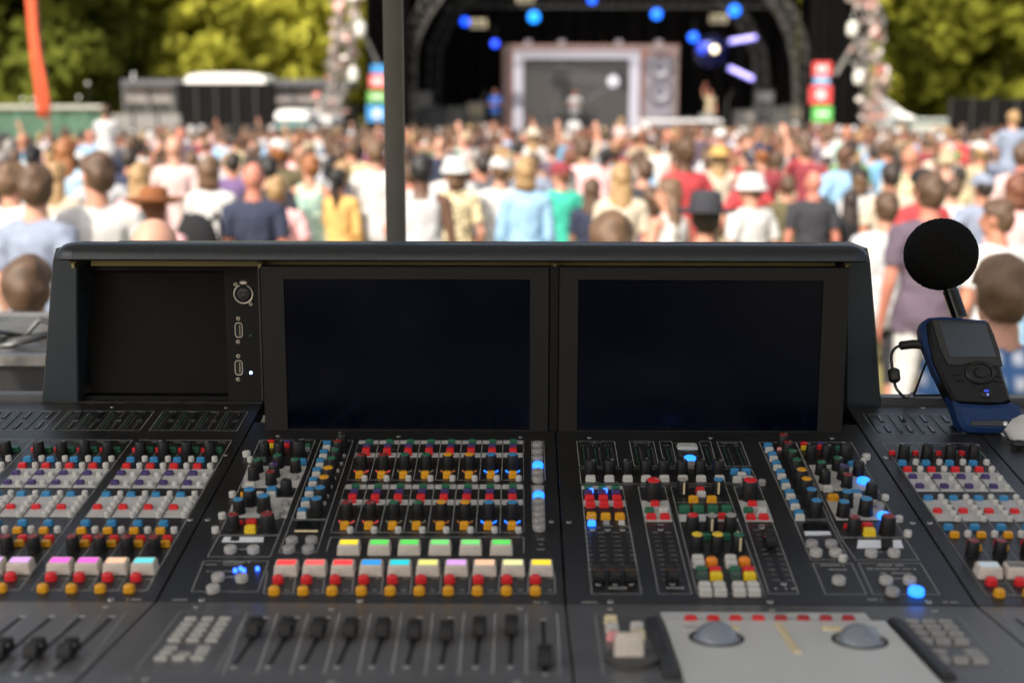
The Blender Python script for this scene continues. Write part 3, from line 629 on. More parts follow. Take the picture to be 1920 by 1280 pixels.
outline(FD, [(1880, 1150), (1960, 1150), (2040, 1250), (1955, 1250)], .0009)
for q_ in ((1144, 1140), (1448, 1142), (1752, 1143)): screw(FD, *q_)
slot(FD, (1905, 1160), (1950, 1210))
for L in PAN.values():
    for u0, u1, po, mb in L:
        if mb.f: tag(mb.obj('printed_marking', M_line, po, smooth=None), kind='stuff')

# screens, hood and cheeks --------------------------------------------
YS = 1.7205
def vplane(Y): return Plane((0, Y, 0), (1, 0, 0), (0, 0, 1))
SP = vplane(YS)
def wobj(b, name, m, parent=desk, base=C0, smooth=35):
    b.v = [tuple(Vector(p) - base) for p in b.v]; return b.obj(name, m, parent, smooth=smooth)
M_disp = mat('display_glass', (.0006, .0016, .0066), .20, var=.25, vscale=5, spec=.16)
zb = UP.p(0, 0).z
xL, xR = SP.uv(492, 650)[0], SP.uv(1587, 650)[0]; zt = SP.uv(985, 500)[1]
b = MB(); b.box(xL + .001, xR - .001, YS + .012, 1.86, zb - .02, zt - .002); wobj(b, 'screen_case', M_dark)
def frame(name, o, i, y0, y1, m):
    (x0, z0), (x1, z1) = o; (a0, c0), (a1, c1) = i; b = MB()
    out = [(x0, z0), (x1, z0), (x1, z1), (x0, z1)]; inn = [(a0, c0), (a1, c0), (a1, c1), (a0, c1)]; e = .0012
    o2 = [(x0+e, z0+e), (x1-e, z0+e), (x1-e, z1-e), (x0+e, z1-e)]
    V_ = [(x, y1, z) for x, z in out] + [(x, y0+e, z) for x, z in out] + [(x, y0, z) for x, z in o2] + [(x, y0, z) for x, z in inn] + [(x, y1, z) for x, z in inn]
    F_ = []
    for r_ in range(4):
        for k in range(4): j = (k+1) % 4; F_.append([r_*4+k, r_*4+j, r_*4+4+j, r_*4+4+k])
    b.add(V_, F_); return wobj(b, name, m)
for (x0, x1, i0, i1) in ((492, 1029, 535, 993.5), (1048, 1587, 1083, 1539)):
    f0 = SP.uv(x0, 650)[0]; f1 = SP.uv(x1, 650)[0]; g0 = SP.uv(i0, 650)[0]; g1 = SP.uv(i1, 650)[0]
    zi = SP.uv(960, 524)[1]; zl = zb + .0015
    fr = frame('screen_bezel', ((f0, zb - .02), (f1, zt)), ((g0, zl), (g1, zi)), YS, YS + .012, M_bezel)
    b = MB(); b.add([(g0-.001, YS+.003, zl-.001), (g1+.001, YS+.003, zl-.001), (g1+.001, YS+.003, zi+.001), (g0-.001, YS+.003, zi+.001), (g0-.001, YS+.006, zl-.001), (g1+.001, YS+.006, zl-.001), (g1+.001, YS+.006, zi+.001), (g0-.001, YS+.006, zi+.001)], [[0, 1, 2, 3], [4, 7, 6, 5], [0, 4, 5, 1], [1, 5, 6, 2], [2, 6, 7, 3], [3, 7, 4, 0]])
    tag(wobj(b, 'display', M_disp), 'switched off glossy black display')
c0, c1 = SP.uv(1031, 650)[0], SP.uv(1046, 650)[0]; b = MB(); b.box(c0, c1, YS + .004, YS + .012, zb - .02, zt); wobj(b, 'centre_strip', M_dark)
# cheeks: lean forward from the back edge of the panel to the hood
YB = UP.p(*UP.uv(110, 752)).y; zB = UP.p(*UP.uv(110, 752)).z; YT = 1.80; zT = atY(110, 480, YT).z
dirV = Vector((0, YT - YB, zT - zB))
CK = Plane((0, YB, zB), (1, 0, 0), dirV)
def cheek(pts):
    q = [CK.uv(*p) for p in pts]; b = MB(); n = len(q); area = sum(q[i][0]*q[(i+1) % n][1] - q[(i+1) % n][0]*q[i][1] for i in range(n))
    if area < 0: q = q[::-1]
    b.prism(q, -.10, 0, b=.002); b.v = [tuple((lambda w_, dz: Vector((w_.x, w_.y - dz*1.05, w_.z)))(CK.p(p[0], p[1]), p[2])) for p in b.v]; return wobj(b, 'side_cheek', M_shell)
cheek([(76.5, 772), (147, 772), (145, 600), (145, 466), (104, 466), (98, 490), (88, 620)])
cheek([(1587, 785), (1653.5, 782), (1645, 640), (1632, 490), (1627, 466), (1587, 466)])
# hood
YH = 1.708
zl_, zm_, zt_ = atY(985, 491, YH).z, atY(985, 476, YH).z, atY(985, 458, YH + .035).z
prof = [(YH + .014, zl_ - .0002), (YH + .002, zl_), (YH, zl_ + .002), (YH + .001, zm_), (YH + .004, zm_ + .005), (YH + .010, zm_ + .0095), (YH + .019, zm_ + .0125), (YH + .030, zt_ - .0002), (YH + .036, zt_), (YH + .10, zt_ - .0040), (YH + .17, zt_ - .012), (YH + .17, zl_), (YH + .03, zl_ + .004)]
hx0, hx1 = atY(134, 470, YH).x, atY(1597, 470, YH).x
b = MB(); b.loft([[(x, y, z) for y, z in prof] for x in (hx0 + .0006, hx1 - .0006)]); wobj(b, 'hood', M_hood, smooth=50)
for sgn, x0, x1 in ((-1, hx0, atY(98.5, 470, YH).x), (1, hx1, atY(1633, 470, YH).x)):
    b = MB(); cy_, cz_ = YH + .09, zl_; rings = []
    for k in range(7):
        t = k/6; a = t*math.pi/2; x = lerp(x0 - sgn*.0004, x1, math.sin(a)); sh = 1 - .62*(1 - math.cos(a))
        rings.append([(x, cy_ + (y - cy_)*(1 - .10*(1 - math.cos(a))), cz_ + (z - cz_)*sh) for y, z in prof])
    b.loft(rings); wobj(b, 'hood_corner', M_hood, smooth=50)
b = MB(); b.box(hx0 + .01, hx1 - .01, YH + .045, YH + .05, zl_ - .012, zl_ + .003); wobj(b, 'sunlit_underside', mat('olive_strip', (.20, .15, .03), .5, var=.3, vscale=4))  # hood underside; its olive colour stands in for sunlight through the slit
for x, nm in ((1040, 'hood_bracket'), (490, 'hood_bracket'), (141, 'hood_bracket'), (1585, 'hood_bracket')):
    p = atY(x, 494, YH + .03); b = MB(); b.box(p.x - .002, p.x + .002, YH + .02, YH + .07, zl_ - .012, zl_ + .002); b.tube([(p.x - .004, YH + .02, zl_ - .004), (p.x + .005, YH + .02, zl_ - .004)], .0022); wobj(b, nm, mat('brass_dull', (.25, .2, .1), .4, .8))
b = MB(); b.box(xR - .004, atY(1600, 600, YB).x, YB + .004, YB + .06, zb - .02, zl_ + .004); wobj(b, 'right_filler', M_dark)
# left bay and connector strip
BP = vplane(YB + .012)
bx0, bx1, bz0 = atY(146, 600, YB).x, atY(431, 600, YB + .012).x, UP.p(0, vB).z
b = MB(); b.box(atY(140, 600, YB).x, xL + .003, YB + .055, YB + .06, bz0 - .02, zt_ - .012); wobj(b, 'bay_back', M_dark)
b = MB(); (q0, q1), (q2, q3) = BP.uv(160, 742), BP.uv(428, 512); b.box(q0, q2, YB + .034, YB + .056, q1, q3, b=.0015); wobj(b, 'blank_panel', mat('blank_brown', (.0052, .0040, .0032), .6, spec=.18, var=.15, vscale=7))
b = MB(); b.box(q0 - .012, q2 + .004, YB + .02, YB + .05, q3 + .002, q3 + .010); wobj(b, 'bay_lip', M_dark)
b = MB(); b.box(q0 - .012, q2 + .004, YB + .02, YB + .05, q1 - .012, q1 - .002); wobj(b, 'bay_lip', M_dark)
(s0, s1), (s2, s3) = BP.uv(429, 752), BP.uv(487, 497); b = MB(); b.box(s0, s2, YB + .012, YB + .05, s1, s3); strip = wobj(b, 'connector_strip', mat('strip_black', (.0065, .0056, .0046), .5, spec=.22, var=.15, vscale=20, bump=.08, bscale=1500))
b = MB(); e0 = BP.uv(489.5, 600)[0]; b.box(e0 - .0012, e0 + .0012, YB + .004, YB + .05, s1 - .004, s3); wobj(b, 'edge_trim', mat('trim_metal', (.06, .055, .05), .3, .7))
b = MB(); b.box(atY(78, 755, YB).x, e0, YB - .001, YB + .012, bz0 - .002, bz0 + .0015); wobj(b, 'base_trim', MATS['trim_metal'])
FRONT = Matrix(((1, 0, 0), (0, 0, -1), (0, 1, 0)))     # local z towards the viewer
def onstrip(name, b, px, py, m, parent=None, dy=0.):
    u, v = BP.uv(px, py); return b.obj(name, m, strip, Vector((u, YB + .012 - dy, v)) - C0, rot=FRONT)
b = MB(); n = 30
rg = []
for i in range(n):
    a = R(112 + 316*i/(n-1)); rg.append((.0135*math.cos(a), .0135*math.sin(a), .0015))
b.tube(rg, .0014, 8, 0); b.lathe([(.0125, .0002), (.0125, .0006), (.0100, .0010), (.0095, .0002)], 28, 1); b.lathe([(.0093, .0002), (.0093, .0020), (.0085, .0024), (.001, .0024)], 24, 2)
for a in (90 + 60, 90 - 60, 270): b.lathe([(.0016, .0024), (.0016, .0027), (.0004, .0027)], 10, 1, c=(.0050*math.cos(R(a)), .0045*math.sin(R(a)) - (.0 if a != 270 else .0), 0))
onstrip('microphone_socket', b, 457, 551, [mat('nickel', (.66, .60, .50), .36, .55), M_black, mat('socket_insert', (.035, .03, .033), .5)])
b = MB(); b.key(.0125, .0068, .0035, .001, .0006, .003); onstrip('release_tab', b, 457, 529.5, MATS['nickel'])
for p in ((442, 533), (470.5, 569.5), (447, 597), (446.5, 640.5), (447, 667.5), (446.5, 711)):
    b = MB(); b.lathe([(.0030, 0), (.0030, .0006), (.0022, .0012), (.0014, .0012), (.0012, .0006), (.0003, .0005)], 12, 0, mis=[0, 0, 0, 1, 1]); onstrip('screw', b, *p, [MATS['nickel'], M_black])
for py in (618.5, 689):
    b = MB(); W_, H_ = .0052, .0105
    oc = [(-W_+.002, -H_), (W_-.002, -H_), (W_, -H_+.003), (W_, H_-.003), (W_-.002, H_), (-W_+.002, H_), (-W_, H_-.003), (-W_, -H_+.003)]
    for i in range(8): b.tube([(*oc[i], .0009), (*oc[(i+1) % 8], .0009)], .0008, 6, 0)
    b.box(-W_+.0006, W_-.0006, -H_+.0006, H_-.0006, 0.0001, .0004, 1); b.box(.0006, .0024, -.0075, .0075, .0004, .0012, 2); onstrip('usb_socket', b, 448, py, [MATS['nickel'], M_black, mat('usb_tongue', (.30, .26, .17), .5)])
for p, c in (((470.5, 629), 'ledgrn'), ((470.5, 698.5), 'ledwht')):
    b = MB(); b.lathe([(.0021, 0), (.0021, .0004), (.0014, .0010), (.0003, .0012)], 12); onstrip('indicator_led', b, *p, CC[c])
# rear rail of the channel banks and the body under the panels
for x0, x1 in ((-1.25, atY(80, 750, YB).x - .001), (atY(1651, 760, YB).x + .001, 1.15)):
    b = MB(); b.box(x0, x1, YB + .003, YB + .03, bz0 - .03, bz0 + .0105, b=.002); wobj(b, 'rear_rail', mat('rail_grey', (.07, .07, .075), .35))
b = MB(); yf = FD.p(0, V_F).y; pr = [(yf, FD.p(0, V_F).z - .021), (FD.p(0, 0).y, FD.O.z - .022), (YB + .10, bz0 - .03), (YB + .14, bz0 - .05), (YB + .14, bz0 - .20), (yf + .05, FD.p(0, V_F).z - .10), (yf, FD.p(0, V_F).z - .06)]
b.loft([[(x, y, z) for y, z in pr] for x in (-1.24, 1.14)]); wobj(b, 'underbody', M_shell)
b = MB(); b.box(hx0 + .01, hx1 - .01, YB + .06, YH + .168, bz0 - .03, zl_ + .01); wobj(b, 'rear_housing', M_shell)
for x in (-1.0, .9):
    b = MB()
    for y in (1.0, 1.75): b.bar((x, y, RISER), (x, y, 1.45), .05)
    b.bar((x, .85, RISER + .03), (x, 1.95, RISER + .03), .06); wobj(b, 'stand_leg', M_dark)

# ------------------------------------------------------------------ sound level meter on the right bank
def sound_meter():
    fu, fv = UP.uv(1862, 812); foot = UP.p(fu, fv)
    t = R(24)                                             # leans back on its wire stand
    DP = Plane(foot, (1, 0, 0), (0, math.sin(t), math.cos(t)))
    e = empty('sound_level_meter', foot, 'black handheld sound level meter in blue rubber boot with black foam ball microphone', 'sound meter')
    def poly(pts): 
        q = [DP.uv(*p) for p in pts]; n = len(q); a = sum(q[i][0]*q[(i+1) % n][1] - q[(i+1) % n][0]*q[i][1] for i in range(n))
        return q if a > 0 else q[::-1]
    def piece(name, pts, z0, z1, m, bv=.002, sm=35):
        b = MB(); b.prism(poly(pts), z0, z1, b=bv); b.v = [tuple(DP.p(*p) - foot) for p in b.v]; return b.obj(name, m, e, smooth=sm)
    blue = mat('boot_rubber', (.0045, .026, .10), .6, spec=.3, var=.12, vscale=60, bump=.1, bscale=900); blk = mat('meter_black', (.004, .004, .004), .38, spec=.25, var=.1, vscale=80)
    boot = [(1722, 612), (1726, 600), (1737, 593), (1765, 591), (1810, 594), (1852, 598), (1859, 603), (1860, 617), (1868, 640), (1876, 670), (1886, 705), (1897, 745), (1909, 762), (1911, 780), (1906, 800), (1893, 811), (1850, 813), (1812, 811), (1800, 803), (1790, 784), (1779, 752), (1766, 722), (1750, 698), (1741, 675), (1733, 655), (1724, 635)]
    piece('rubber_boot', [(x + (7 if x < 1800 and y < 790 else 0), y) for x, y in boot], -.026, -.004, blue, .005)
    face = [(1738, 606), (1745, 600), (1800, 601), (1854, 606), (1862, 622), (1872, 660), (1880, 700), (1888, 725), (1897, 752), (1880, 760), (1830, 759), (1790, 757), (1778, 735), (1765, 708), (1752, 680), (1742, 640)]
    piece('front_case', face, -.03, .003, blk, .004)
    lower = [(1783, 752), (1800, 758), (1850, 761), (1895, 758), (1909, 762), (1911, 782), (1905, 801), (1892, 811), (1850, 813), (1812, 811), (1801, 803), (1792, 786)]
    piece('boot_toe', lower, -.01, .012, blue, .006)
    piece('toe_slot', [(1815, 791), (1892, 789), (1894, 797), (1886, 803), (1812, 801)], .0105, .0128, mat('slot_gloss', (.004, .004, .004), .25), .0008)
    p = DP.uv(1878, 797); b = MB(); b.lathe([(.0032, 0), (.0032, .0012), (.001, .0016)], 12); b.v = [tuple(DP.p(p[0] + x, p[1] + y, .0128 + z) - foot) for x, y, z in b.v]; b.obj('rivet', M_steel, e)
    piece('screen_surround', [(1745, 601), (1800, 602), (1852, 607), (1862, 630), (1872, 660), (1878, 688), (1850, 688), (1835, 682), (1815, 682), (1800, 687), (1776, 686), (1760, 655)], .003, .0055, mat('surround_grey', (.026, .025, .023), .5, spec=.3), .001)
    piece('display', [(1758, 606), (1845, 609), (1866, 671), (1779, 671)], .0054, .0062, mat('meter_lcd', (.030, .038, .048), .22, var=.05, vscale=9), .0003)
    c = DP.uv(1836, 700); b = MB(); b.lathe([(.021, 0), (.021, .003), (.018, .005), (.0155, .0052), (.0145, .003), (.0095, .003), (.0085, .0055), (.001, .006)], 32); b.v = [tuple(DP.p(c[0] + x, c[1] + y*.8, .0025 + z) - foot) for x, y, z in b.v]; b.obj('navigation_wheel', mat('wheel_black', (.007, .0065, .0065), .38, spec=.3), e)
    b = MB(); 
    for i in range(26):
        a = 2*math.pi*i/26; b.sphere((.0168*math.cos(a), .0168*math.sin(a)*.8, .0076), .0009, n=6, k=4)
    b.v = [tuple(DP.p(c[0] + x, c[1] + y, z) - foot) for x, y, z in b.v]; b.obj('wheel_knurl', mat('knurl', (.05, .05, .05), .4), e)
    for x, y in ((1792, 703), (1800, 714), (1868, 706), (1872, 716), (1862, 714)):
        c = DP.uv(x, y); b = MB(); b.key(.011, .0028, .0022, .0006, .0002, .0008); b.v = [tuple(DP.p(c[0] + x_, c[1] + y_, .0025 + z_) - foot) for x_, y_, z_ in b.v]; b.obj('soft_key', MATS['wheel_black'], e)
    c = DP.uv(1847, 737); b = MB(); b.lathe([(.0082, 0), (.0082, .0015), (.0070, .0024), (.001, .0026)], 24, 0); b.box(-.003, .0035, .001, .0040, .0024, .0030, 1, b=.0004); b.box(.0002, .0032, -.0045, -.0012, .0024, .0030, 2, b=.0004); b.v = [tuple(DP.p(c[0] + x, c[1] + y, .0028 + z) - foot) for x, y, z in b.v]; b.obj('power_button', [MATS['wheel_black'], mat('btn_blue', (.02, .04, .3), .3, emit=(.03, .08, 1.), es=.35, var=0), mat('btn_pale', (.2, .25, .5), .3, emit=(.2, .3, 1.), es=.3, var=0)], e)
    # stem and foam ball along the meter's long axis
    def pt(px, py, h): return DP.p(*DP.uv(px, py, h), h)
    s0, s1, s2, s3 = pt(1800, 596, -.02), pt(1783, 548, -.02), pt(1779, 528, -.02), pt(1772, 500, -.02)
    b = MB(); b.tube([s0, s1], .0108, 24); b.v = [tuple(Vector(p) - foot) for p in b.v]; b.obj('microphone_stem', mat('stem_black', (.004, .004, .004), .2, spec=.35), e)
    b = MB(); b.tube([s1, s1.lerp(s2, .18), s1.lerp(s2, .2), s2, s3], [.0110, .0110, .0098, .0068, .0068], 24); b.v = [tuple(Vector(p) - foot) for p in b.v]; b.obj('stem_collar', mat('stem_steel', (.05, .05, .05), .25, .9), e)
    ctr = pt(1764, 477, -.02); rad = 64/FPX*(ctr - CAM).length*.99
    bm = bmesh.new(); bmesh.ops.create_icosphere(bm, subdivisions=6, radius=rad)
    for v in bm.verts:
        n_ = v.co.normalized(); k = noise.noise(n_*55)*.014 + noise.noise(n_*110)*.022 + noise.noise(n_*9)*.004; v.co = n_*rad*(1 + k)
    me = bpy.data.meshes.new('foam_ball'); bm.to_mesh(me); bm.free(); me.materials.append(mat('foam', (.0075, .0072, .007), 1.0, var=.6, vscale=420, spec=.1, bump=1.0, bscale=520.))
    put('foam_ball', me, e, ctr - foot)
    # wire stand, plug and cable with ferrite bead
    a = pt(1742, 664, -.04); ztop = bz0 + .012
    g = atY(1713, 748, YB + .015); g.z = ztop; g2 = g + Vector((.055, .003, 0)); b = MB(); b.tube([a, g, g + Vector((.004, .001, -.001)), g2, a + Vector((.075, 0, 0))], .0017, 8); b.v = [tuple(Vector(p) - foot) for p in b.v]; b.obj('wire_stand', mat('wire_black', (.01, .01, .01), .35), e)
    p0, p1 = pt(1742, 647, -.02), pt(1712, 645, -.02); p2 = pt(1687, 648, -.02); b = MB(); b.tube([p0, p1, p2], [.0068, .0064, .0052], 14)
    for i in range(6): b.tube([p1.lerp(p2, i/6), p1.lerp(p2, i/6 + .08)], .0066, 12)
    b.v = [tuple(Vector(p) - foot) for p in b.v]; b.obj('cable_plug', mat('plug_black', (.009, .009, .009), .5), e)
    cp = [pt(*q, -.02) for q in ((1687, 648), (1678, 653), (1672, 664), (1672, 680), (1675, 703), (1679, 724), (1686, 735), (1696, 744))]; end = atY(1702, 750, YB + .012); end.z = ztop - .0005; cp.append(end); cp.append(end + Vector((.02, .03, 0)))
    sm = []
    for i in range(len(cp) - 1):
        for k in range(5):
            P = [cp[max(0, i-1)], cp[i], cp[i+1], cp[min(len(cp)-1, i+2)]]; t_ = k/5
            sm.append(.5*((2*P[1]) + (P[2]-P[0])*t_ + (2*P[0]-5*P[1]+4*P[2]-P[3])*t_**2 + (3*P[1]-P[0]-3*P[2]+P[3])*t_**3))
    sm.append(cp[-1])
    b = MB(); b.tube(sm, .0021, 8); b.v = [tuple(Vector(p) - foot) for p in b.v]; b.obj('cable', MATS['wire_black'], e)
    f0, f1 = pt(1675, 690, -.02), pt(1678, 717, -.02); b = MB(); b.tube([f0, f0.lerp(f1, .12), f0.lerp(f1, .2), f0.lerp(f1, .8), f0.lerp(f1, .88), f1], [.004, .0075, .0085, .0085, .0075, .004], 10); b.v = [tuple(Vector(p) - foot) for p in b.v]; b.obj('ferrite_bead', MATS['plug_black'], e)
    # wrist strap lying over the desk edge
    k0 = pt(1880, 806, .013); q = UP.p(*UP.uv(1898, 827, .004), .004); q2 = UP.p(*UP.uv(1912, 832, .006), .006); b = MB()
    for dx in (-.0012, .0012): b.tube([k0 + Vector((dx, -.002, 0)), k0.lerp(q, .5) + Vector((dx, -.004, -.004)), q + Vector((dx, 0, 0)), q2], .0009, 6)
    b.v = [tuple(Vector(p) - foot) for p in b.v]; b.obj('wrist_strap', MATS['wire_black'], e)
    b = MB(); b.sphere(q2, .012, .008, .0055, 14, 8); b.v = [tuple(Vector(p) - foot) for p in b.v]; b.obj('strap_toggle', MATS['plug_black'], e)
sound_meter()
# a pale mouse at the right edge of the desk
u, v = UP.uv(1948, 806, .01); p = UP.p(u, v); b = MB(); b.sphere((0, 0, .0), .034, .052, .03, 20, 12); b.v = [(x, y, max(0, z)) for x, y, z in b.v]
tag(b.obj('computer_mouse', mat('mouse_white', (.55, .54, .52), .4), None, p, rot=(UP.rot @ Matrix.Rotation(R(60), 3, 'Z'))), 'rounded white plastic object at the right edge of the desk beside the blue meter', 'mouse')
# ------------------------------------------------------------------ flight case beside the desk
def flight_case():
    Y = 2.62; p = atY(22, 655, 2.5); top = p.z; x1 = atY(150, 650, Y).x; x0 = x1 - .75
    e = empty('flight_case', ((x0+x1)/2, Y + .15, RISER), 'black flight case with worn metal edges standing left of the desk', 'flight case'); b0 = e.location.copy()
    blk = mat('case_black', (.010, .010, .011), .5, var=.25, vscale=12); alu = mat('case_edge', (.30, .29, .28), .38, .9, var=.2, vscale=40)
    def part(name, m, *a, **k): b = MB(); b.box(*a, **k); return wobj(b, name, m, e, b0)
    yA, yB_ = Y - .12, Y + .42
    part('base', blk, x0, x1, yA, yB_, RISER + .1, top - .22); part('lid', blk, x0, x1, yA, yB_, top - .212, top - .02, b=.012); part('lid_top', mat('case_lid', (.085, .083, .08), .3, var=.25, vscale=14), x0 + .012, x1 - .012, yA + .012, yB_ - .012, top - .019, top - .012, b=.002)
    part('edge', alu, x0 - .004, x1 + .004, yA - .004, yB_ + .004, top - .223, top - .209)
    b = MB(); 
    for y in (yA, yB_): b.bar((x0, y, top - .02), (x1, y, top - .02), .022)
    for x in (x0, x1): b.bar((x, yA, top - .02), (x, yB_, top - .02), .022)
    wobj(b, 'edge', alu, e, b0)
    for x in (x0, x1):
        b = MB(); b.bar((x, yA, RISER + .1), (x, yA, top - .03), .022); wobj(b, 'corner_strip', alu, e, b0)
        b = MB(); b.sphere((x, yA, top - .02), .016); wobj(b, 'ball_corner', alu, e, b0)
    for x in (x1 - .16, x1 - .56):
        b = MB(); b.box(x - .05, x + .05, yA - .010, yA, top - .28, top - .16, b=.003); b.box(x - .02, x + .02, yA - .022, yA - .010, top - .25, top - .19); wobj(b, 'latch', alu, e, b0)
        b = MB(); b.lathe([(.05, -.015), (.05, .015)], 16, c=(x, yA + .1, RISER + .05), ax=(1, 0, 0)); wobj(b, 'castor', blk, e, b0)
    b = MB(); b.tube([(x1 - .30, yA - .01, top - .36), (x1 - .30, yA - .05, top - .37), (x1 - .42, yA - .05, top - .37), (x1 - .42, yA - .01, top - .36)], .009); wobj(b, 'handle', alu, e, b0)
    # cable coil lying on the lid
    b = MB(); pts = []
    for i in range(90):
        a = i*.42; r = .085 + .012*math.sin(i*.9); pts.append((x1 - .12 + r*math.cos(a), Y + .05 + r*math.sin(a), top - .012 + .008*(i % 5)))
    b.tube(pts, .0045, 6); b.v = [tuple(Vector(p) - Vector((x1-.12, Y+.05, top-.02))) for p in b.v]
    tag(b.obj('cable_coil', mat('cable_black', (.02, .02, .02), .4), None, (x1 - .12, Y + .05, top - .02)), 'loose coil of black cable lying on the flight case lid', 'cable')
flight_case()

# ------------------------------------------------------------------ the stage
SY = 50.0
M_sblack = mat('stage_black', (.006, .006, .0065), .9, spec=.15, var=.3, vscale=.8)
M_drape = mat('stage_drape', (.0050, .0046, .0044), .95, spec=.1, var=.3, vscale=.6)
M_truss = mat('truss_alu', (.30, .29, .27), .45, .6, var=.2, vscale=3)
def W(px, py, Y=SY): return atY(px, py, Y)
def wpart(b, name, m, e, smooth=35):
    b.v = [tuple(Vector(p) - e.location) for p in b.v]; return b.obj(name, m, e, smooth=smooth)
def stage():
    c = W(1150, 240); e = empty('stage', (c.x, SY, 0), 'big dark festival stage with arched roof trusses behind the crowd', 'stage')
    xa, xb = W(690, 200, SY - 3).x, W(1622, 200, SY - 3).x; zt = 15.0; yb = SY + 9
    b = MB(); b.box(xa + 1.2, xb - 1.2, SY - 2, yb, 0, 1.35); wpart(b, 'stage_floor', M_sblack, e)
    b = MB(); n = 60
    pts = [(xa + (xb - xa)*i/n, yb + .25*math.sin(i*1.9)) for i in range(n+1)]
    b.add([(x, y, z) for z in (0, zt) for x, y in pts], [[i, i+1, n+2+i, n+1+i] for i in range(n)]); wpart(b, 'back_drape', M_drape, e)
    for x in (xa, xb):
        b = MB(); pts = [(x + .12*math.sin(i*2.1), SY - 3 + 12*i/40) for i in range(41)]
        b.add([(x_, y, z) for z in (0, zt) for x_, y in pts], [[i, i+1, 42+i, 41+i] for i in range(40)]); wpart(b, 'side_drape', M_drape, e)
    for p0, p1 in ((xa, W(768, 200, SY-3).x), (W(1512, 200, SY-3).x, xb)):
        b = MB(); pts = [(p0 + (p1 - p0)*i/30, SY - 3 + .14*math.sin(i*1.7)) for i in range(31)]
        b.add([(x_, y, z) for z in (0, zt) for x_, y in pts], [[i, i+1, 32+i, 31+i] for i in range(30)]); wpart(b, 'wing_drape', M_drape, e)
    b = MB(); b.box(xa, xb, SY - 3, yb, zt, zt + .3); wpart(b, 'roof', M_sblack, e)
    b = MB(); b.box(xa + 1.4, xb - 1.4, SY - 2.02, SY - 1.98, .02, 1.3); wpart(b, 'front_skirt', M_drape, e)
    def arch(path, Y, wdt=.55, r=.035):
        P = [W(x, y, Y) for x, y in path]; fine = []
        for i in range(len(P) - 1):
            m = max(2, int((P[i+1] - P[i]).length/.55))
            for k in range(m): fine.append(P[i].lerp(P[i+1], k/m))
        fine.append(P[-1]); b = MB(); A = []; B = []
        for i, p in enumerate(fine):
            t = (fine[min(i+1, len(fine)-1)] - fine[max(i-1, 0)]).normalized(); nrm = Vector((t.z, 0, -t.x))
            A.append(p + nrm*wdt/2); B.append(p - nrm*wdt/2)
        for off in (0, .5):
            o = Vector((0, off, 0)); b.tube([p + o for p in A], r, 6); b.tube([p + o for p in B], r, 6)
            for i in range(len(fine) - 1):
                b.bar(A[i] + o, B[i+1] + o, .032); b.bar(A[i] + o, B[i] + o, .032)
        wpart(b, 'arch_truss', mat('arch_alu', (.085, .080, .072), .5, .4, var=.2, vscale=3) if Y < SY else mat('truss_dark', (.05, .05, .05), .5, .5), e)
    arch([(762, 262), (764, 100), (774, 60), (795, 20), (830, -30), (890, -75), (980, -105)], SY - 2.5)
    arch([(1512, 262), (1506, 120), (1494, 65), (1474, 20), (1440, -30), (1380, -75), (1290, -105)], SY - 2.5)
    arch([(808, 262), (815, 90), (850, 20), (900, -30)], SY + 4, .5, .03); arch([(1440, 262), (1425, 100), (1395, 40), (1340, -20)], SY + 4, .5, .03)
    b = MB(); b.bar(W(690, 80, SY-3.1), W(722, 150, SY-3.1), .10); b.bar(W(690, 80, SY-3.1), W(660, 20, SY-3.1), .10); wpart(b, 'stay_bar', M_truss, e)
    b = MB(); b.bar(W(1566, 140, SY-3.1), W(1612, 65, SY-3.1), .12); wpart(b, 'stay_bar', M_truss, e)
    for y_, px in ((-12, 0), (14, 1)):
        b = MB(); z = W(1000, y_, SY + 1 + 3*px).z
        for dz in (0, .45): b.tube([(xa + 2, SY + 1 + 3*px, z + dz), (xb - 2, SY + 1 + 3*px, z + dz)], .035, 6)
        k = xa + 2
        while k < xb - 2.5: b.bar((k, SY + 1 + 3*px, z), (k + .5, SY + 1 + 3*px, z + .45), .03); k += .5
        wpart(b, 'lighting_bar', mat('truss_dark', (.05, .05, .05), .5, .5), e)
    return e
stage()
# stage lamps with lit blue lenses
lampb = [(1001, 32, .30, 'bright blue stage lamp, largest, left of centre above the retro set', 26, (.0, .27, 1.0)), (872, 41, .22, 'deep blue stage lamp beside the left arch of the stage', 13, (.0, .07, 1.0)),
         (928, 82, .20, 'low deep blue stage lamp just left of the retro television set', 11, (.01, .06, 1.0)), (1110, 0, .22, 'blue stage lamp cut by the top edge above the retro television set', 13, (.0, .10, 1.0)),
         (1231, 27, .27, 'blue stage lamp above the right end of the retro television set', 20, (.0, .16, 1.0)), (1377, 20, .30, 'blue stage lamp nearest the right arch of the stage', 22, (.0, .18, 1.0)),
         (1300, 70, .25, 'blue stage lamp just above the mirror ball', 16, (.0, .12, 1.0))]
for px, py, r, lb, es, col in lampb:
    p = W(px, py, SY + .6); e = empty('stage_lamp', p, lb, 'stage lamp', 'lit blue lamps of the stage')
    r *= .78; ax = (CAM - p).normalized(); b = MB(); b.lathe([(r*.55, -.5), (r*.9, -.35), (r*1.05, 0), (r*1.05, .06), (r*.96, .06), (r*.96, .0)], 20, ax=ax); b.obj('housing', M_sblack, e)
    b = MB(); b.lathe([(r*.95, .01), (r*.93, .03), (r*.5, .05), (r*.05, .055)], 20, ax=ax); b.obj('lens', mat('lens_%d' % px, (.02, .05, .3), .3, emit=col, es=1.7, var=0), e)
    b = MB(); b.bar((0, -.05, r*1.0), (0, -.05, r*1.0 + .45), .05); b.obj('yoke', M_sblack, e)
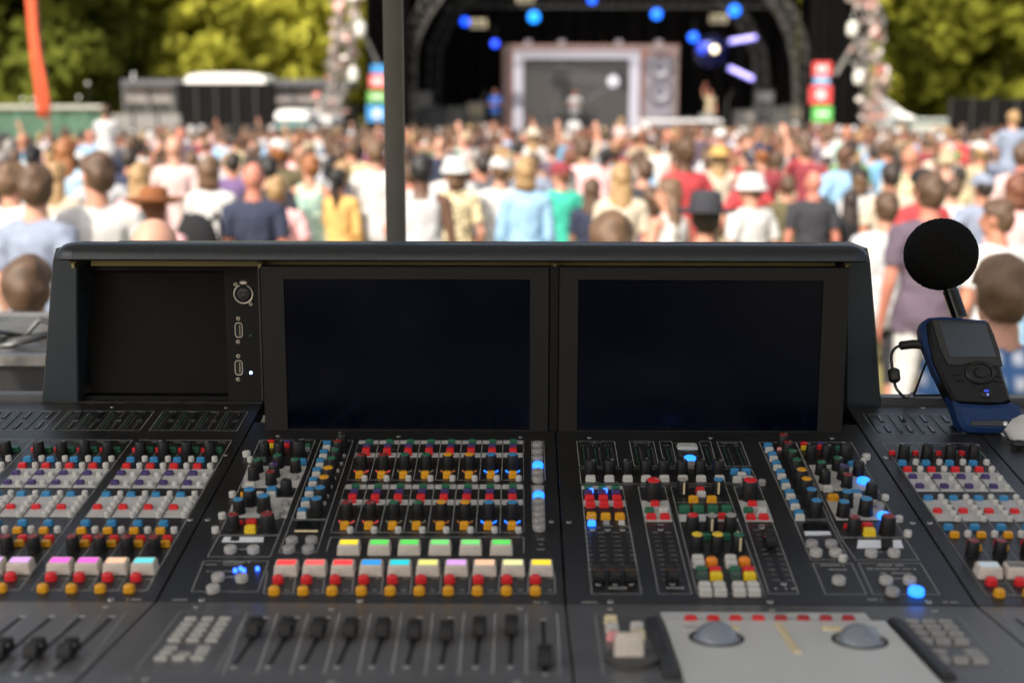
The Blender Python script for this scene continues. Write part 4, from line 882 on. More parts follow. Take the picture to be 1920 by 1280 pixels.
for px, py, lb in ((897, 45, 'unlit cream stage lamp beside the left arch'), (1347, 36, 'unlit cream stage lamp between two blue lamps at right'), (985, -2, 'unlit cream stage lamp at the top edge above the set')):
    p = W(px, py, SY + .8); e = empty('flood_lamp', p, lb, 'stage lamp'); b = MB(); b.box(-.32, .32, -.15, .15, -.16, .16, b=.03); b.obj('housing', mat('flood_cream', (.42, .36, .24), .6), e)
    b = MB(); b.box(-.26, .26, -.17, -.151, -.12, .12); b.obj('front_glass', mat('flood_glass', (.12, .11, .08), .3), e)
for a, c, lb in (((1366, 79), (1419, 70), 'upper lilac light tube slanting up to the right'), ((1365, 127), (1413, 149), 'lower lilac light tube slanting down to the right')):
    A, B = W(*a, SY + .5), W(*c, SY + .5); e = empty('light_tube', (A + B)/2, lb + ' at the right of the stage', 'light tube'); h = (B - A)/2; d = h.normalized()
    b = MB(); b.tube([-h, -h + d*.05, h - d*.05, h], [.04, .095, .095, .04], 12); b.obj('tube', mat('tube_lilac', (.5, .45, .8), .4, emit=(.30, .27, 1.0), es=1.1, var=0), e)
    b = MB(); b.lathe([(.15, -.12), (.15, 0)], 12, c=tuple(-h), ax=tuple(d)); b.obj('end_cap', M_sblack, e); b = MB(); b.bar((0, .12, 0), (0, .12, 1.2), .04); b.obj('hanger', M_sblack, e)
p = W(1333, 97, SY + .4); e = empty('mirror_ball', p, 'mirror ball glinting white in blue light right of the retro set', 'mirror ball')
b = MB(); b.sphere((0, 0, 0), .62, n=28, k=18); o = b.obj('ball', mat('mirror_tile', (.05, .055, .12), .25, .9, var=.3, vscale=6, emit=(.02, .03, .5), es=.03), e, smooth=None)  # faint blue emission stands in for stage light on the tiles
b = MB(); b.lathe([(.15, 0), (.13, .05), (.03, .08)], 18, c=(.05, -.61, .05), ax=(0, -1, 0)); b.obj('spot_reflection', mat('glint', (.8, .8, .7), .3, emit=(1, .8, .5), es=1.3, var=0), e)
b = MB(); b.tube([(0, 0, .6), (0, 0, 2.6)], .02); b.obj('cable', M_sblack, e)
b = MB(); b.lathe([(.24, 0), (.22, .05), (.03, .08)], 18, c=(-.36, -.46, .1), ax=(-.3, -1, 0)); b.obj('blue_glint', mat('glint_blue', (.02, .05, .4), .3, emit=(.01, .03, 1.0), es=.45, var=0), e)  # glowing disc imitates blue stage light caught by the ball

# retro television set as stage scenery
def tv_set():
    Y = SY + 3.5; a, c = W(942, 84, Y), W(1274, 84, Y); zb = 1.35; z1 = a.z; e = empty('television_set', ((a.x+c.x)/2, Y, zb), 'giant retro television stage set with grey screen and two speaker cones', 'stage set')
    wood = mat('set_wood', (.20, .075, .05), .55, var=.25, vscale=2.2); lil = mat('set_frame', (.36, .355, .42), .5, var=.06); gr = mat('set_grille', (.17, .16, .19), .7, var=.15)
    b = MB(); b.box(a.x, c.x, Y, Y + 1.2, zb, z1, b=.02); wpart(b, 'cabinet', wood, e)
    def fr(px0, px1, py0, name, m, t, y, wd):
        P, Q = W(px0, py0, Y), W(px1, py0, Y); b = MB()
        b.box(P.x, P.x + wd, y, y + t, zb, P.z); b.box(Q.x - wd, Q.x, y, y + t, zb, P.z); b.box(P.x + wd, Q.x - wd, y, y + t, P.z - wd*.75, P.z); wpart(b, name, m, e)
    fr(945, 1272, 86, 'outer_trim', mat('set_trim', (.17, .14, .14), .5), .05, Y - .05, .16); fr(962, 1200, 96, 'screen_frame', lil, .22, Y - .22, .42)
    s0, s1 = W(984, 108, Y), W(1184, 108, Y); b = MB(); n = 24; top = [(s0.x + (s1.x - s0.x)*i/n, s0.z - .16*((2*i/n - 1)**4)) for i in range(n+1)]
    b.add([(x, Y - .06, z) for x, z in top] + [(x, Y - .06, zb) for x, z in top], [[i, i+1, n+2+i, n+1+i] for i in range(n)]); wpart(b, 'picture_screen', mat('set_screen', (.028, .026, .026), .6, emit=(.5, .46, .47), es=.012, var=.06, vscale=.8), e)
    img = mat('set_image', (.45, .44, .5), .5, emit=(.8, .78, .9), es=.12, var=0); imd = mat('set_image_dim', (.055, .052, .06), .5, emit=(.6, .58, .66), es=.01, var=0)
    q = W(1150, 153, Y - .08); b = MB(); b.lathe([(.24, 0), (.22, .01), (.02, .012)], 24, c=tuple(q), ax=(0, -1, 0)); wpart(b, 'screen_image', img, e)
    for pp in (((1040, 118), (1040, 126), (1136, 152), (1136, 146)), ((1030, 138), (1030, 148), (1134, 158), (1134, 153)), ((1096, 186), (1104, 192), (1142, 166), (1136, 162))):
        b = MB(); b.add([tuple(W(*t, Y - .075)) for t in pp], [[0, 1, 2, 3]]); wpart(b, 'screen_image', imd, e)
    g0, g1 = W(1210, 104, Y), W(1262, 104, Y); b = MB(); b.box(g0.x, g1.x, Y - .08, Y, zb + .3, g0.z, b=.02); wpart(b, 'speaker_panel', gr, e)
    for py in (126, 172):
        q = W(1237, py, Y - .1); b = MB(); b.lathe([(.50, 0), (.50, .06), (.42, .08), (.36, .05), (.16, -.02), (.14, .03), (.02, .06)], 28, c=tuple(q), ax=(0, -1, 0), mis=[0, 0, 0, 1, 1, 0]); wpart(b, 'speaker_cone', [mat('cone_rim', (.10, .095, .115), .5), mat('cone_grey', (.22, .21, .25), .6)], e)
    for i in range(3):
        q = W(1222 + 15*i, 95, Y - .02); b = MB(); b.lathe([(.10, 0), (.10, .08), (.02, .1)], 14, c=tuple(q), ax=(0, -1, 0)); wpart(b, 'dial', gr, e)
    for px in (990, 1053, 1160, 1235):
        q = W(px, 80, Y + .3); b = MB(); b.box(q.x - .14, q.x + .14, Y + .2, Y + .5, z1, z1 + .2, b=.03); wpart(b, 'top_fitting', gr, e)
tv_set()
# band gear
def gear():
    blk = mat('gear_black', (.015, .015, .016), .5); met = mat('cymbal', (.42, .34, .16), .3, .9); wht = mat('drum_white', (.5, .5, .5), .4)
    p = W(1075, 240, SY + 1.6); e = empty('drum_kit', (p.x, SY + 1.6, 1.35), 'drum kit with cymbals below the grey screen of the set', 'drum kit')
    b = MB(); b.lathe([(.28, -.2), (.28, .2)], 24, c=(0, -.5, .3), ax=(0, 1, 0)); b.obj('bass_drum', wht, e)
    for x, y, z, r in ((-.3, -.4, .72, .16), (.3, -.4, .72, .16), (.65, 0, .5, .2), (-.6, .05, .6, .17)): b = MB(); b.lathe([(r, -.14), (r, .14)], 20, c=(x, y, z)); b.obj('drum', blk, e)
    for x, y, z in ((-.75, -.35, 1.15), (.8, -.3, 1.2), (-.95, .1, .95)):
        b = MB(); b.lathe([(.24, 0), (.05, .03), (.01, .05)], 22, c=(x, y, z)); b.obj('cymbal', met, e); b = MB(); b.tube([(x, y, 0), (x, y, z)], .015, 6); b.obj('cymbal_stand', blk, e)
    p = W(1275, 222, SY + .4); e = empty('keyboard_table', (p.x, SY + .4, 1.35), 'long white keyboard table in front of the speaker cones of the set', 'table')
    b = MB(); b.box(-1.6, 1.6, -.3, .3, .50, .62, b=.02); b.obj('table_top', mat('table_white', (.55, .54, .54), .5), e)
    for x in (-1.5, 1.5):
        for y in (-.25, .25): b = MB(); b.bar((x, y, 0), (x, y, .5), .05); b.obj('leg', blk, e)
    b = MB(); b.box(-.7, .5, -.2, .2, .625, .70, b=.01); b.obj('keyboard', blk, e); b = MB(); b.box(.75, 1.3, -.2, .2, .625, .82, b=.02); b.obj('amplifier', mat('amp_grey', (.15, .15, .15), .6), e)
    for px, pz, lb in ((810, 225, 'dark loudspeaker cabinet on the stage left of the set'), (855, 232, 'second dark loudspeaker cabinet on the stage left of the set'), (1462, 225, 'grey amplifier rack standing on the stage near the right arch')):
        p = W(px, 240, SY + 1); e = empty('speaker_cabinet', (p.x, SY + 1, 1.35), lb, 'loudspeaker'); b = MB(); b.box(-.4, .4, -.3, .3, 0, 1.1, b=.02); b.obj('cabinet', mat('cab_grey', (.045, .045, .042), .7), e); b = MB(); b.lathe([(.28, 0), (.26, .03), (.1, .0)], 20, c=(0, -.3, .5), ax=(0, -1, 0)); b.obj('cone', mat('cone_dark', (.09, .09, .085), .7), e)
gear()
def rig():
    blk = MATS['gear_black']; gr = mat('gear_grey', (.12, .115, .11), .6)
    for px, Y, lb in ((985, SY + .2, 'slim microphone stand left of the drum kit'), (1040, SY - .2, 'slim microphone stand before the drum kit'), (1205, SY + .1, 'slim microphone stand before the screen frame of the set'), (905, SY + .3, 'slim microphone stand by the guitarist'), (1362, SY, 'slim microphone stand by the musician with raised arm')):
        x = W(px, 230, Y).x; e = empty('microphone_stand', (x, Y, 1.35), lb, 'microphone stand'); b = MB(); b.lathe([(.16, 0), (.16, .03), (.03, .05)], 14); b.obj('base', blk, e); b = MB(); b.tube([(0, 0, .04), (0, 0, 1.35), (.12, -.3, 1.62)], .016, 6); b.obj('boom', gr, e); b = MB(); b.sphere((.13, -.32, 1.64), .035); b.obj('microphone', blk, e)
    for i, (px, w_, h, Y, lb) in enumerate(((790, .9, 1.7, SY + 2, 'tall equipment rack beside the left arch'), (842, .8, .9, SY + 3, 'low grey amplifier left of the set'), (892, .7, 1.3, SY + 3.4, 'amplifier stack just left of the retro set'), (1395, .9, 1.0, SY + 2.5, 'amplifier right of the retro set below the lilac tubes'), (1430, .8, 1.8, SY + 3, 'tall amplifier stack near the right arch'), (1485, .7, 1.2, SY + 1, 'equipment trunk beside the right arch'))):
        x = W(px, 230, Y).x; e = empty('amplifier', (x, Y, 1.35), lb, 'amplifier'); n = max(1, int(h/.6))
        for k in range(n):
            z0 = h*k/n; b = MB(); b.box(-w_/2, w_/2, -.25, .25, z0 + .01, z0 + h/n - .01, b=.02); b.obj('cabinet', gr if (i + k) % 2 else blk, e); b = MB(); b.box(-w_/2 + .06, w_/2 - .06, -.262, -.251, z0 + .08, z0 + h/n - .1); b.obj('grille', mat('grille_%d' % (i % 3), ((.20, .19, .17), (.10, .10, .11), (.26, .22, .15))[i % 3], .8), e)
rig()
# flower towers on both sides of the stage, sign stacks
def tower(path, Y, lb, seed, lanterns):
    r = random.Random(seed); P = [W(x, y, Y) for x, y in path]; base = Vector((P[-1].x, Y, 0)); e = empty('flower_tower', base, lb, 'stage tower'); P.append(Vector((P[-1].x - .02, Y, 0)))
    fine = []
    for i in range(len(P) - 1):
        m = max(1, int((P[i+1] - P[i]).length/.4))
        for k in range(m): fine.append(P[i].lerp(P[i+1], k/m))
    fine.append(P[-1]); b = MB()
    for dx, dy in ((-.3, -.3), (.3, -.3), (-.3, .3), (.3, .3)): b.tube([p + Vector((dx, dy, 0)) for p in fine], .04, 6)
    for i in range(len(fine) - 1):
        o = Vector((-.3, -.3, 0)); q = Vector((.3, -.3, 0)); b.bar(fine[i] + o, fine[i+1] + q, .04); b.bar(fine[i] + q, fine[i+1] + o, .04)
    wpart(b, 'lattice', M_truss, e)
    cols = [(.62, .55, .50), (.56, .40, .36), (.55, .31, .27), (.45, .16, .13), (.30, .26, .23), (.52, .30, .25), (.64, .58, .54), (.32, .25, .22)]
    b = MB()
    for p in fine:
        for k in range(12):
            a = r.uniform(0, 6.28); rr = r.uniform(.2, .58); c = p + Vector((rr*math.cos(a), rr*math.sin(a), r.uniform(-.2, .2))); s = r.uniform(.06, .2); mi = r.randrange(8)
            ax = Vector((r.uniform(-1, 1), r.uniform(-1, .3), r.uniform(-.5, 1))).normalized()
            b.lathe([(s*.2, 0), (s*.75, s*.1), (s, s*.4), (s*.55, s*.35), (s*.1, s*.2)], 7, mi, c=tuple(c), ax=tuple(ax))
    o = wpart(b, 'blossoms', [mat('petal_%d' % i, c, .8) for i, c in enumerate(cols)], e); o['kind'] = 'stuff'
    for x, y in lanterns:
        q = W(x, y, Y - .6); b = MB(); b.lathe([(.06, -.26), (.15, -.2), (.19, 0), (.15, .2), (.06, .26)], 16, c=tuple(q)); b.tube([q + Vector((0, 0, .34)), (P[0].x, Y - .3, q.z + .5)], .02, 6); wpart(b, 'lantern', mat('lantern_white', (.62, .61, .55), .7), e)
tower([(662, -60), (650, 40), (648, 70), (636, 120), (638, 150), (624, 190), (612, 235)], SY - 4, 'tall tower covered in pale and pink blossoms left of the stage', 3, ((676, 55), (663, 140)))
tower([(1600, -60), (1626, 10), (1640, 45), (1626, 100), (1640, 140), (1633, 190), (1640, 240)], SY - 4, 'tall tower covered in pale and pink blossoms right of the stage', 5, ((1598, 55), (1610, 145)))
M_mark = mat('sign_mark', (.75, .75, .75), .6)
def signs(specs, Y, lb, post):
    x = W(specs[1][0], 200, Y).x; e = empty('sign_stack', (x, Y, 0), lb, 'sign')
    b = MB(); q = W(post, 100, Y + .2); b.bar((q.x, Y + .25, 0), (q.x, Y + .25, W(post, specs[0][1] - 14, Y).z), .12); wpart(b, 'post', M_sblack, e)
    for px, py, wpx, hpx, col, mk_ in specs:
        c = W(px, py, Y); hw, hh = wpx/2/FPX*Y, hpx/2/FPX*Y; b = MB(); b.box(c.x - hw, c.x + hw, Y, Y + .15, c.z - hh, c.z + hh, b=.02); o = wpart(b, 'sign_board', mat('sign_%s' % '_'.join('%d' % (v*100) for v in col), col, .6), e)
        b = MB(); y0 = Y - .03
        if mk_ == 'ring': b.lathe([(hw*.42, 0), (hw*.42, .03), (hw*.18, .03), (hw*.18, 0)], 20, c=(c.x, Y - .001, c.z), ax=(0, -1, 0))
        elif mk_ == 'bars':
            for k in range(3): b.box(c.x - hw*.55 + k*hw*.4, c.x - hw*.55 + k*hw*.4 + hw*.22, y0, Y - .001, c.z - hh*.4, c.z + hh*.5)
        elif mk_ == 'line': b.box(c.x - hw*.6, c.x + hw*.6, y0, Y - .001, c.z - hh*.15, c.z + hh*.2)
        else: b = None
        if b: wpart(b, 'sign_mark', M_mark, e)
signs([(710, 130, 28, 15, (.03, .22, .50), None), (709, 153, 33, 25, (.55, .09, .08), 'bars'), (707, 182, 36, 21, (.10, .30, .05), 'line'), (707, 213, 38, 30, (.03, .22, .50), 'ring')], SY - 5, 'stack of blue, red, green and blue signs left of the stage', 712)
signs([(1542, 130, 34, 26, (.55, .05, .045), 'bars'), (1541, 151, 28, 16, (.10, .30, .50), 'line'), (1539, 178, 40, 34, (.58, .05, .05), 'ring'), (1542, 214, 36, 28, (.08, .40, .07), 'line'), (1541, 244, 46, 30, (.16, .07, .05), None)], SY - 5, 'stack of red, blue, red and green signs right of the stage', 1545)

# ------------------------------------------------------------------ fences, building, vehicles, tents
def panels(px0, px1, py, Y, n, lb, group=None):
    a, c = W(px0, py, Y), W(px1, py, Y); e = empty('fence', ((a.x+c.x)/2, Y, 0), lb, 'fence'); wd = (c.x - a.x)/n
    for i in range(n):
        x = a.x + wd*i; b = MB(); b.box(x + .03, x + wd - .03, Y, Y + .05, .1, a.z, 0); wpart(b, 'panel', mat('mesh_black', (.0065, .006, .0058), .8, spec=.08, var=.2, vscale=4), e)
        b = MB(); b.bar((x, Y - .04, 0), (x, Y - .04, a.z + .02), .06); b.bar((x + .06, Y - .04, a.z*.55), (x + wd - .06, Y - .04, a.z*.55), .04); wpart(b, 'fence_post', mat('post_dark', (.035, .034, .033), .5, .3), e)
panels(330, 516, 156, 44, 5, 'black mesh fence panels left of the stage under the white roof cover'); panels(1782, 1990, 185, 40, 5, 'black mesh fence panels at the right edge beside the trees')
def green_fence():
    Y = 36; a, c = W(-60, 202, Y), W(192, 202, Y); e = empty('fence', ((a.x+c.x)/2, Y, 0), 'green fabric covered fence behind the crowd at the left edge', 'fence'); n = 60; b = MB(); rows = 8
    vs = []
    for j in range(rows + 1):
        for i in range(n + 1):
            t = i/n; z = .1 + (a.z - .14)*j/rows; vs.append((a.x + (c.x - a.x)*t, Y + .07*math.sin(t*28)*(.3 + .7*(1 - j/rows)) + .03*math.sin(t*61 + j), z))
    b.add(vs, [[j*(n+1)+i, j*(n+1)+i+1, (j+1)*(n+1)+i+1, (j+1)*(n+1)+i] for j in range(rows) for i in range(n)]); wpart(b, 'green_fabric', mat('fence_green', (.055, .115, .075), .8, var=.15, vscale=1.5), e)
    b = MB(); b.tube([(a.x, Y - .05, a.z), (c.x, Y - .05, a.z)], .07, 8); wpart(b, 'top_rail', mat('rail_pale', (.30, .30, .24), .6), e)
    for i in range(6): x = a.x + (c.x - a.x)*i/5; b = MB(); b.bar((x, Y + .1, 0), (x, Y + .1, a.z + .08), .07); wpart(b, 'fence_post', MATS['post_dark'], e)
    a, c = W(205, 214, 38), W(340, 214, 38); e = empty('fence', ((a.x+c.x)/2, 38, 0), 'pale grey fence panels beside the green fabric fence', 'fence')
    for i in range(3): x0, x1 = a.x + (c.x - a.x)*i/3, a.x + (c.x - a.x)*(i+1)/3; b = MB(); b.box(x0 + .04, x1 - .04, 38, 38.05, .05, a.z); wpart(b, 'panel', mat('panel_pale', (.19, .18, .165), .7), e)
green_fence()
def building():
    Y = 56; a, c = W(232, 150, Y), W(640, 150, Y); e = empty('building', ((a.x+c.x)/2, Y, 0), 'long low building with pale walls and grey roof behind the black fence', 'building')
    zt, z1, z2 = W(232, 150, Y).z, W(232, 162, Y).z, W(232, 192, Y).z
    b = MB(); b.box(a.x, c.x, Y - .4, Y + 6, z1, zt, b=.05); wpart(b, 'roof', mat('roof_grey', (.075, .075, .085), .7, var=.15, vscale=.7), e)
    n = 9; wd = (c.x - a.x)/n
    for i in range(n): b = MB(); b.box(a.x + wd*i + .06, a.x + wd*(i+1) - .06, Y, Y + .2, z2, z1 - .02); wpart(b, 'wall_panel', mat('wall_lilac', (.25, .225, .22), .8, var=.1, vscale=.8), e)
    b = MB(); b.box(a.x, c.x, Y + .05, Y + 5.5, 0, z2 - .02); wpart(b, 'lower_wall', mat('wall_dark', (.035, .033, .03), .9), e)
    for i in range(n + 1): b = MB(); b.bar((a.x + wd*i, Y - .02, 0), (a.x + wd*i, Y - .02, z1), .14); wpart(b, 'column', mat('col_grey', (.09, .085, .085), .7), e)
building()
def rounded(name, cat, px0, px1, py0, py1, Y, depth, lb, m, extra=None, pyb=None):
    a, c = W(px0, py0, Y), W(px1, py1, Y); e = empty(name, ((a.x+c.x)/2, Y, 0), lb, cat); h = a.z - c.z; n = 18; pr = []
    for i in range(n + 1):
        t = math.pi*i/n; pr.append((lerp(c.x, a.x, .5 - .5*math.copysign(abs(math.cos(t))**.5, math.cos(t))), c.z + h*abs(math.sin(t))**.6))
    b = MB(); b.loft([[(x, y, z) for x, z in pr] for y in (Y, Y + depth)]); wpart(b, 'roof', m, e)
    b = MB(); b.box(a.x + .05, c.x - .05, Y + .05, Y + depth - .05, 0, c.z - .02); wpart(b, 'body', extra or m, e); return e
M_white = mat('vehicle_white', (.78, .77, .74), .4, var=.05)
rounded('lorry', 'lorry', 345, 498, 137, 157, 52, 2.5, 'lorry with bright white rounded roof parked behind the black fence', M_white, MATS['mesh_black'])
rounded('minibus', 'minibus', 515, 577, 205, 225, 40, 3.5, 'white vehicle roof showing above the crowd beside the left flower tower', M_white, mat('van_teal', (.10, .2, .19), .4))
rounded('van', 'van', 585, 622, 217, 228, 42, 3.0, 'low white vehicle roof partly hidden by the left flower tower', mat('vehicle_white2', (.6, .6, .58), .4), None)
def white_tent():
    Y = 48; e = empty('white_tent', (W(1700, 240, Y).x, Y, 0), 'white peaked tent right of the stage beside the flower tower', 'tent'); b = MB(); m = mat('tent_white', (.80, .78, .72), .8, var=.06)
    top, l, r = W(1676, 174, Y), W(1646, 238, Y), W(1752, 238, Y); top.y += 2
    zl = l.z; base = [(l.x, Y, zl), (r.x, Y, zl), (r.x, Y + 4, zl), (l.x, Y + 4, zl)]; k = [(lerp(x, top.x, .55), lerp(y, top.y, .55), lerp(z, top.z, .45)) for x, y, z in base]; tip = [(lerp(x, top.x, .97), lerp(y, top.y, .97), top.z) for x, y, z in base]
    b.loft([base, k, tip]); wpart(b, 'canopy', m, e)
    for x, y, z in base: b = MB(); b.bar((x, y, 0), (x, y, z), .08); wpart(b, 'leg', M_truss, e)
    b = MB(); b.box(l.x, r.x, Y + 3.9, Y + 4, .05, zl); wpart(b, 'rear_wall', m, e)
    Y = 43; a, c = W(1712, 222, Y), W(1778, 222, Y); e = empty('cabin', ((a.x+c.x)/2, Y, 0), 'pale site cabin between white tent and black fence', 'cabin'); b = MB(); b.box(a.x, c.x, Y, Y + 2.4, .1, a.z - .1, b=.03); wpart(b, 'wall', mat('cabin_pale', (.42, .44, .40), .6), e); b = MB(); b.box(a.x - .1, c.x + .1, Y - .1, Y + 2.5, a.z - .1, a.z, b=.03); wpart(b, 'roof', mat('cabin_roof', (.30, .33, .30), .6), e); b = MB(); b.box(c.x - .5, c.x - .1, Y - .03, Y - .002, .2, a.z - .3); wpart(b, 'door', mat('cabin_door', (.42, .2, .07), .6), e)
white_tent()
def flag():
    Y = 22; e = empty('feather_flag', (W(84, 250, Y).x, Y, 0), 'tall orange feather flag rising from the crowd at left', 'flag'); L = [(40, -30), (47, 0), (52, 60), (58, 110), (67, 165), (72, 205), (76, 222)]; Rr = [(62, -30), (68, 0), (72, 60), (78, 110), (87, 160), (92, 200), (90, 222)]
    n = len(L); b = MB(); A = [W(*p, Y) for p in L]; B = [W(*p, Y) for p in Rr]; vs = []
    for a, c in zip(A, B):
        for k in range(5): t = k/4; p = a.lerp(c, t); vs.append((p.x, Y + .05*math.sin(p.z*2 + t*4), p.z))
    b.add(vs, [[i*5+k, i*5+k+1, i*5+k+6, i*5+k+5] for i in range(n-1) for k in range(4)]); o = wpart(b, 'flag_cloth', mat('flag_orange', (.60, .085, .028), .7, var=.12, vscale=2), e); s = o.modifiers.new('thickness', 'SOLIDIFY'); s.thickness = .012
    b = MB(); q = [p.lerp(r_, .9) + Vector((0, .06, 0)) for p, r_ in zip(A, B)]; b.tube(q + [Vector((q[-1].x, Y + .06, 0))], .03, 8); wpart(b, 'flag_pole', mat('flag_pole', (.25, .12, .08), .5), e)
flag()
for i, (px, py, lb) in enumerate(((43, 186, 'left of the orange flag, nearer the picture edge'), (62, 187, 'close beside the orange flag'), (148, 183, 'above the right end of the green fence'), (165, 157, 'highest of the left row'), (250, 140, 'beside the pale building, upper'), (250, 148, 'beside the pale building, lower'))):
    p = W(px, py, 40); e = empty('festoon_lamp', (p.x, 40, 0), 'small round white lamp on a post ' + lb, 'lamp', 'small round lamps above the left fence'); b = MB(); b.sphere((0, 0, p.z), .045); b.obj('globe', mat('globe_white', (.9, .9, .86), .2), e); b = MB(); b.tube([(0, 0, 0), (0, 0, p.z - .04)], .012, 6); b.obj('post', MATS['post_dark'], e)

# ------------------------------------------------------------------ trees
def leaf_mat(name, col, tr):
    m = bpy.data.materials.new(name); m.use_nodes = True; n = m.node_tree; n.nodes.clear(); o = n.nodes.new('ShaderNodeOutputMaterial'); d = n.nodes.new('ShaderNodeBsdfDiffuse'); t = n.nodes.new('ShaderNodeBsdfTranslucent'); mx = n.nodes.new('ShaderNodeMixShader')
    gi = n.nodes.new('ShaderNodeTexNoise'); gi.inputs['Scale'].default_value = .35; tc = n.nodes.new('ShaderNodeTexCoord'); n.links.new(tc.outputs['Object'], gi.inputs['Vector'])
    cr = n.nodes.new('ShaderNodeValToRGB'); cr.color_ramp.elements[0].position = .35; cr.color_ramp.elements[1].position = .65
    cr.color_ramp.elements[0].color = (*[x*.72 for x in col], 1); cr.color_ramp.elements[1].color = (*[x*1.25 for x in col], 1)
    n.links.new(gi.outputs['Fac'], cr.inputs[0]); n.links.new(cr.outputs[0], d.inputs[0]); n.links.new(cr.outputs[0], t.inputs[0]); mx.inputs[0].default_value = tr
    n.links.new(d.outputs[0], mx.inputs[1]); n.links.new(t.outputs[0], mx.inputs[2]); n.links.new(mx.outputs[0], o.inputs[0]); return m
LEAF = [leaf_mat('leaf_dark', (.125, .14, .024), .4), leaf_mat('leaf_olive', (.21, .22, .03), .45), leaf_mat('leaf_bright', (.38, .375, .05), .45), leaf_mat('leaf_sunny', (.50, .485, .075), .45)]
M_bark = mat('bark', (.06, .045, .032), .9, var=.3, vscale=5)
def tree_mesh(seed, h=14., rx=4.6, lo=1.5, nleaf=9000):
    r = np.random.RandomState(seed); b = MB(); pr = random.Random(seed)
    b.tube([(0, 0, 0), (.1, .05, h*.2), (.0, .15, h*.45), (.1, .1, h*.8)], [.38, .30, .22, .06], 9)
    for i in range(9):
        a = pr.uniform(0, 6.28); z = h*pr.uniform(.18, .6); L = rx*pr.uniform(.5, .85); b.tube([(0, 0, z), (L*.5*math.cos(a), L*.5*math.sin(a), z + L*.35), (L*math.cos(a), L*math.sin(a), z + L*.6)], [.14, .09, .03], 6)
    trunk = b.mesh('trunk', M_bark, 40)
    nc = 170; cen = []
    while len(cen) < nc:
        p = r.uniform(-1, 1, 3); d = np.linalg.norm(p)
        if d > 1 or d < .42: continue
        zz = (p[2]*.5 + .5); w_ = rx*(1 - .45*max(0, zz - .55))
        cen.append((p[0]*w_, p[1]*w_, lo + zz*(h - lo)))
    cen = np.array(cen); per = nleaf//nc; V_ = []; N_ = []; 
    for c in cen:
        rad = r.uniform(.75, 1.45); o = r.normal(0, 1, (per, 3)); o /= np.linalg.norm(o, axis=1, keepdims=True); N_.append(o); V_.append(c + o*rad*r.uniform(.75, 1.15, (per, 1))*[1, 1, .8])
    P = np.concatenate(V_); n = len(P); s = r.uniform(.20, .42, (n, 1)); a = r.normal(0, 1, (n, 3)); a /= np.linalg.norm(a, axis=1, keepdims=True); q = r.normal(0, 1, (n, 3)); nn = np.concatenate(N_) + r.normal(0, .4, (n, 3)); a = np.cross(nn, q); a /= np.linalg.norm(a, axis=1, keepdims=True); bb = np.cross(nn, a); bb /= np.linalg.norm(bb, axis=1, keepdims=True)
    vs = np.stack([P - a*s*1.3, P + bb*s*.7, P + a*s*1.3, P - bb*s*.7], 1).reshape(-1, 3); me = bpy.data.meshes.new('crown'); me.vertices.add(len(vs)); me.vertices.foreach_set('co', vs.ravel()); me.loops.add(len(vs)); me.loops.foreach_set('vertex_index', np.arange(len(vs))); me.polygons.add(n); me.polygons.foreach_set('loop_start', np.arange(n)*4); me.polygons.foreach_set('loop_total', np.full(n, 4)); me.materials.append(LEAF[1]); me.update(); me.validate(); return trunk, me
TM = [tree_mesh(i, nleaf=17000) for i in range(4)]
tre = [  # px, distance, scale, leaf, mesh, label
 (20, 58, 1.15, 0, 0, 'dark green tree behind the orange flag at the left edge'), (95, 72, 1.15, 0, 1, 'dark green tree just right of the orange flag'), (-70, 66, 1.2, 0, 2, 'dark green tree cut off by the left edge'),
 (165, 78, 1.05, 0, 3, 'dark tree with a low crown left of the pale building'), (300, 82, 1.0, 3, 0, 'sunlit yellow green tree behind the left end of the pale building'), (395, 76, .92, 3, 1, 'bright yellow green tree directly behind the white lorry roof'),
 (490, 84, 1.0, 3, 2, 'mid green tree between the lorry roof and the flower tower'), (575, 80, 1.1, 3, 3, 'sunlit tree beside the left flower tower'), (640, 86, 1.2, 1, 0, 'mid green tree mostly hidden by the left flower tower'),
 (255, 98, 1.35, 3, 2, 'tall olive tree in the second row above the dark trees'), (350, 104, 1.45, 3, 3, 'tall bright tree in the second row above the lorry'), (440, 100, 1.4, 3, 1, 'tall olive tree in the second row right of the lorry'), (530, 102, 1.4, 3, 0, 'tall bright tree in the second row beside the tower'), (610, 106, 1.5, 1, 3, 'tall olive tree in the second row behind the tower'),
 (1665, 78, 1.15, 2, 1, 'sunlit yellow green tree right behind the right flower tower'), (1745, 70, 1.0, 2, 2, 'bright tree above the white tent'), (1700, 96, 1.45, 2, 3, 'tall olive tree in the second row above the white tent'), (1805, 66, 1.05, 2, 0, 'olive tree left of centre above the right black fence'), (1870, 58, 1.05, 1, 1, 'olive tree above the right end of the black fence'), (1935, 62, 1.2, 0, 3, 'dark tree cut off by the right edge'), (1790, 100, 1.5, 1, 2, 'tall tree in the second row above the right black fence'), (1890, 96, 1.45, 1, 0, 'tall tree in the second row at the right edge')]
for i, (px, Y, s, lf, mi, lb) in enumerate(tre):
    x = W(px, 217, Y).x; e = empty('tree', (x, Y, 0), lb, 'tree', 'trees behind the festival field', rng.uniform(0, 6.28)); e.scale = (s, s, s)
    put('trunk', TM[mi][0], e); put('crown', TM[mi][1], e, mats=[LEAF[lf]])
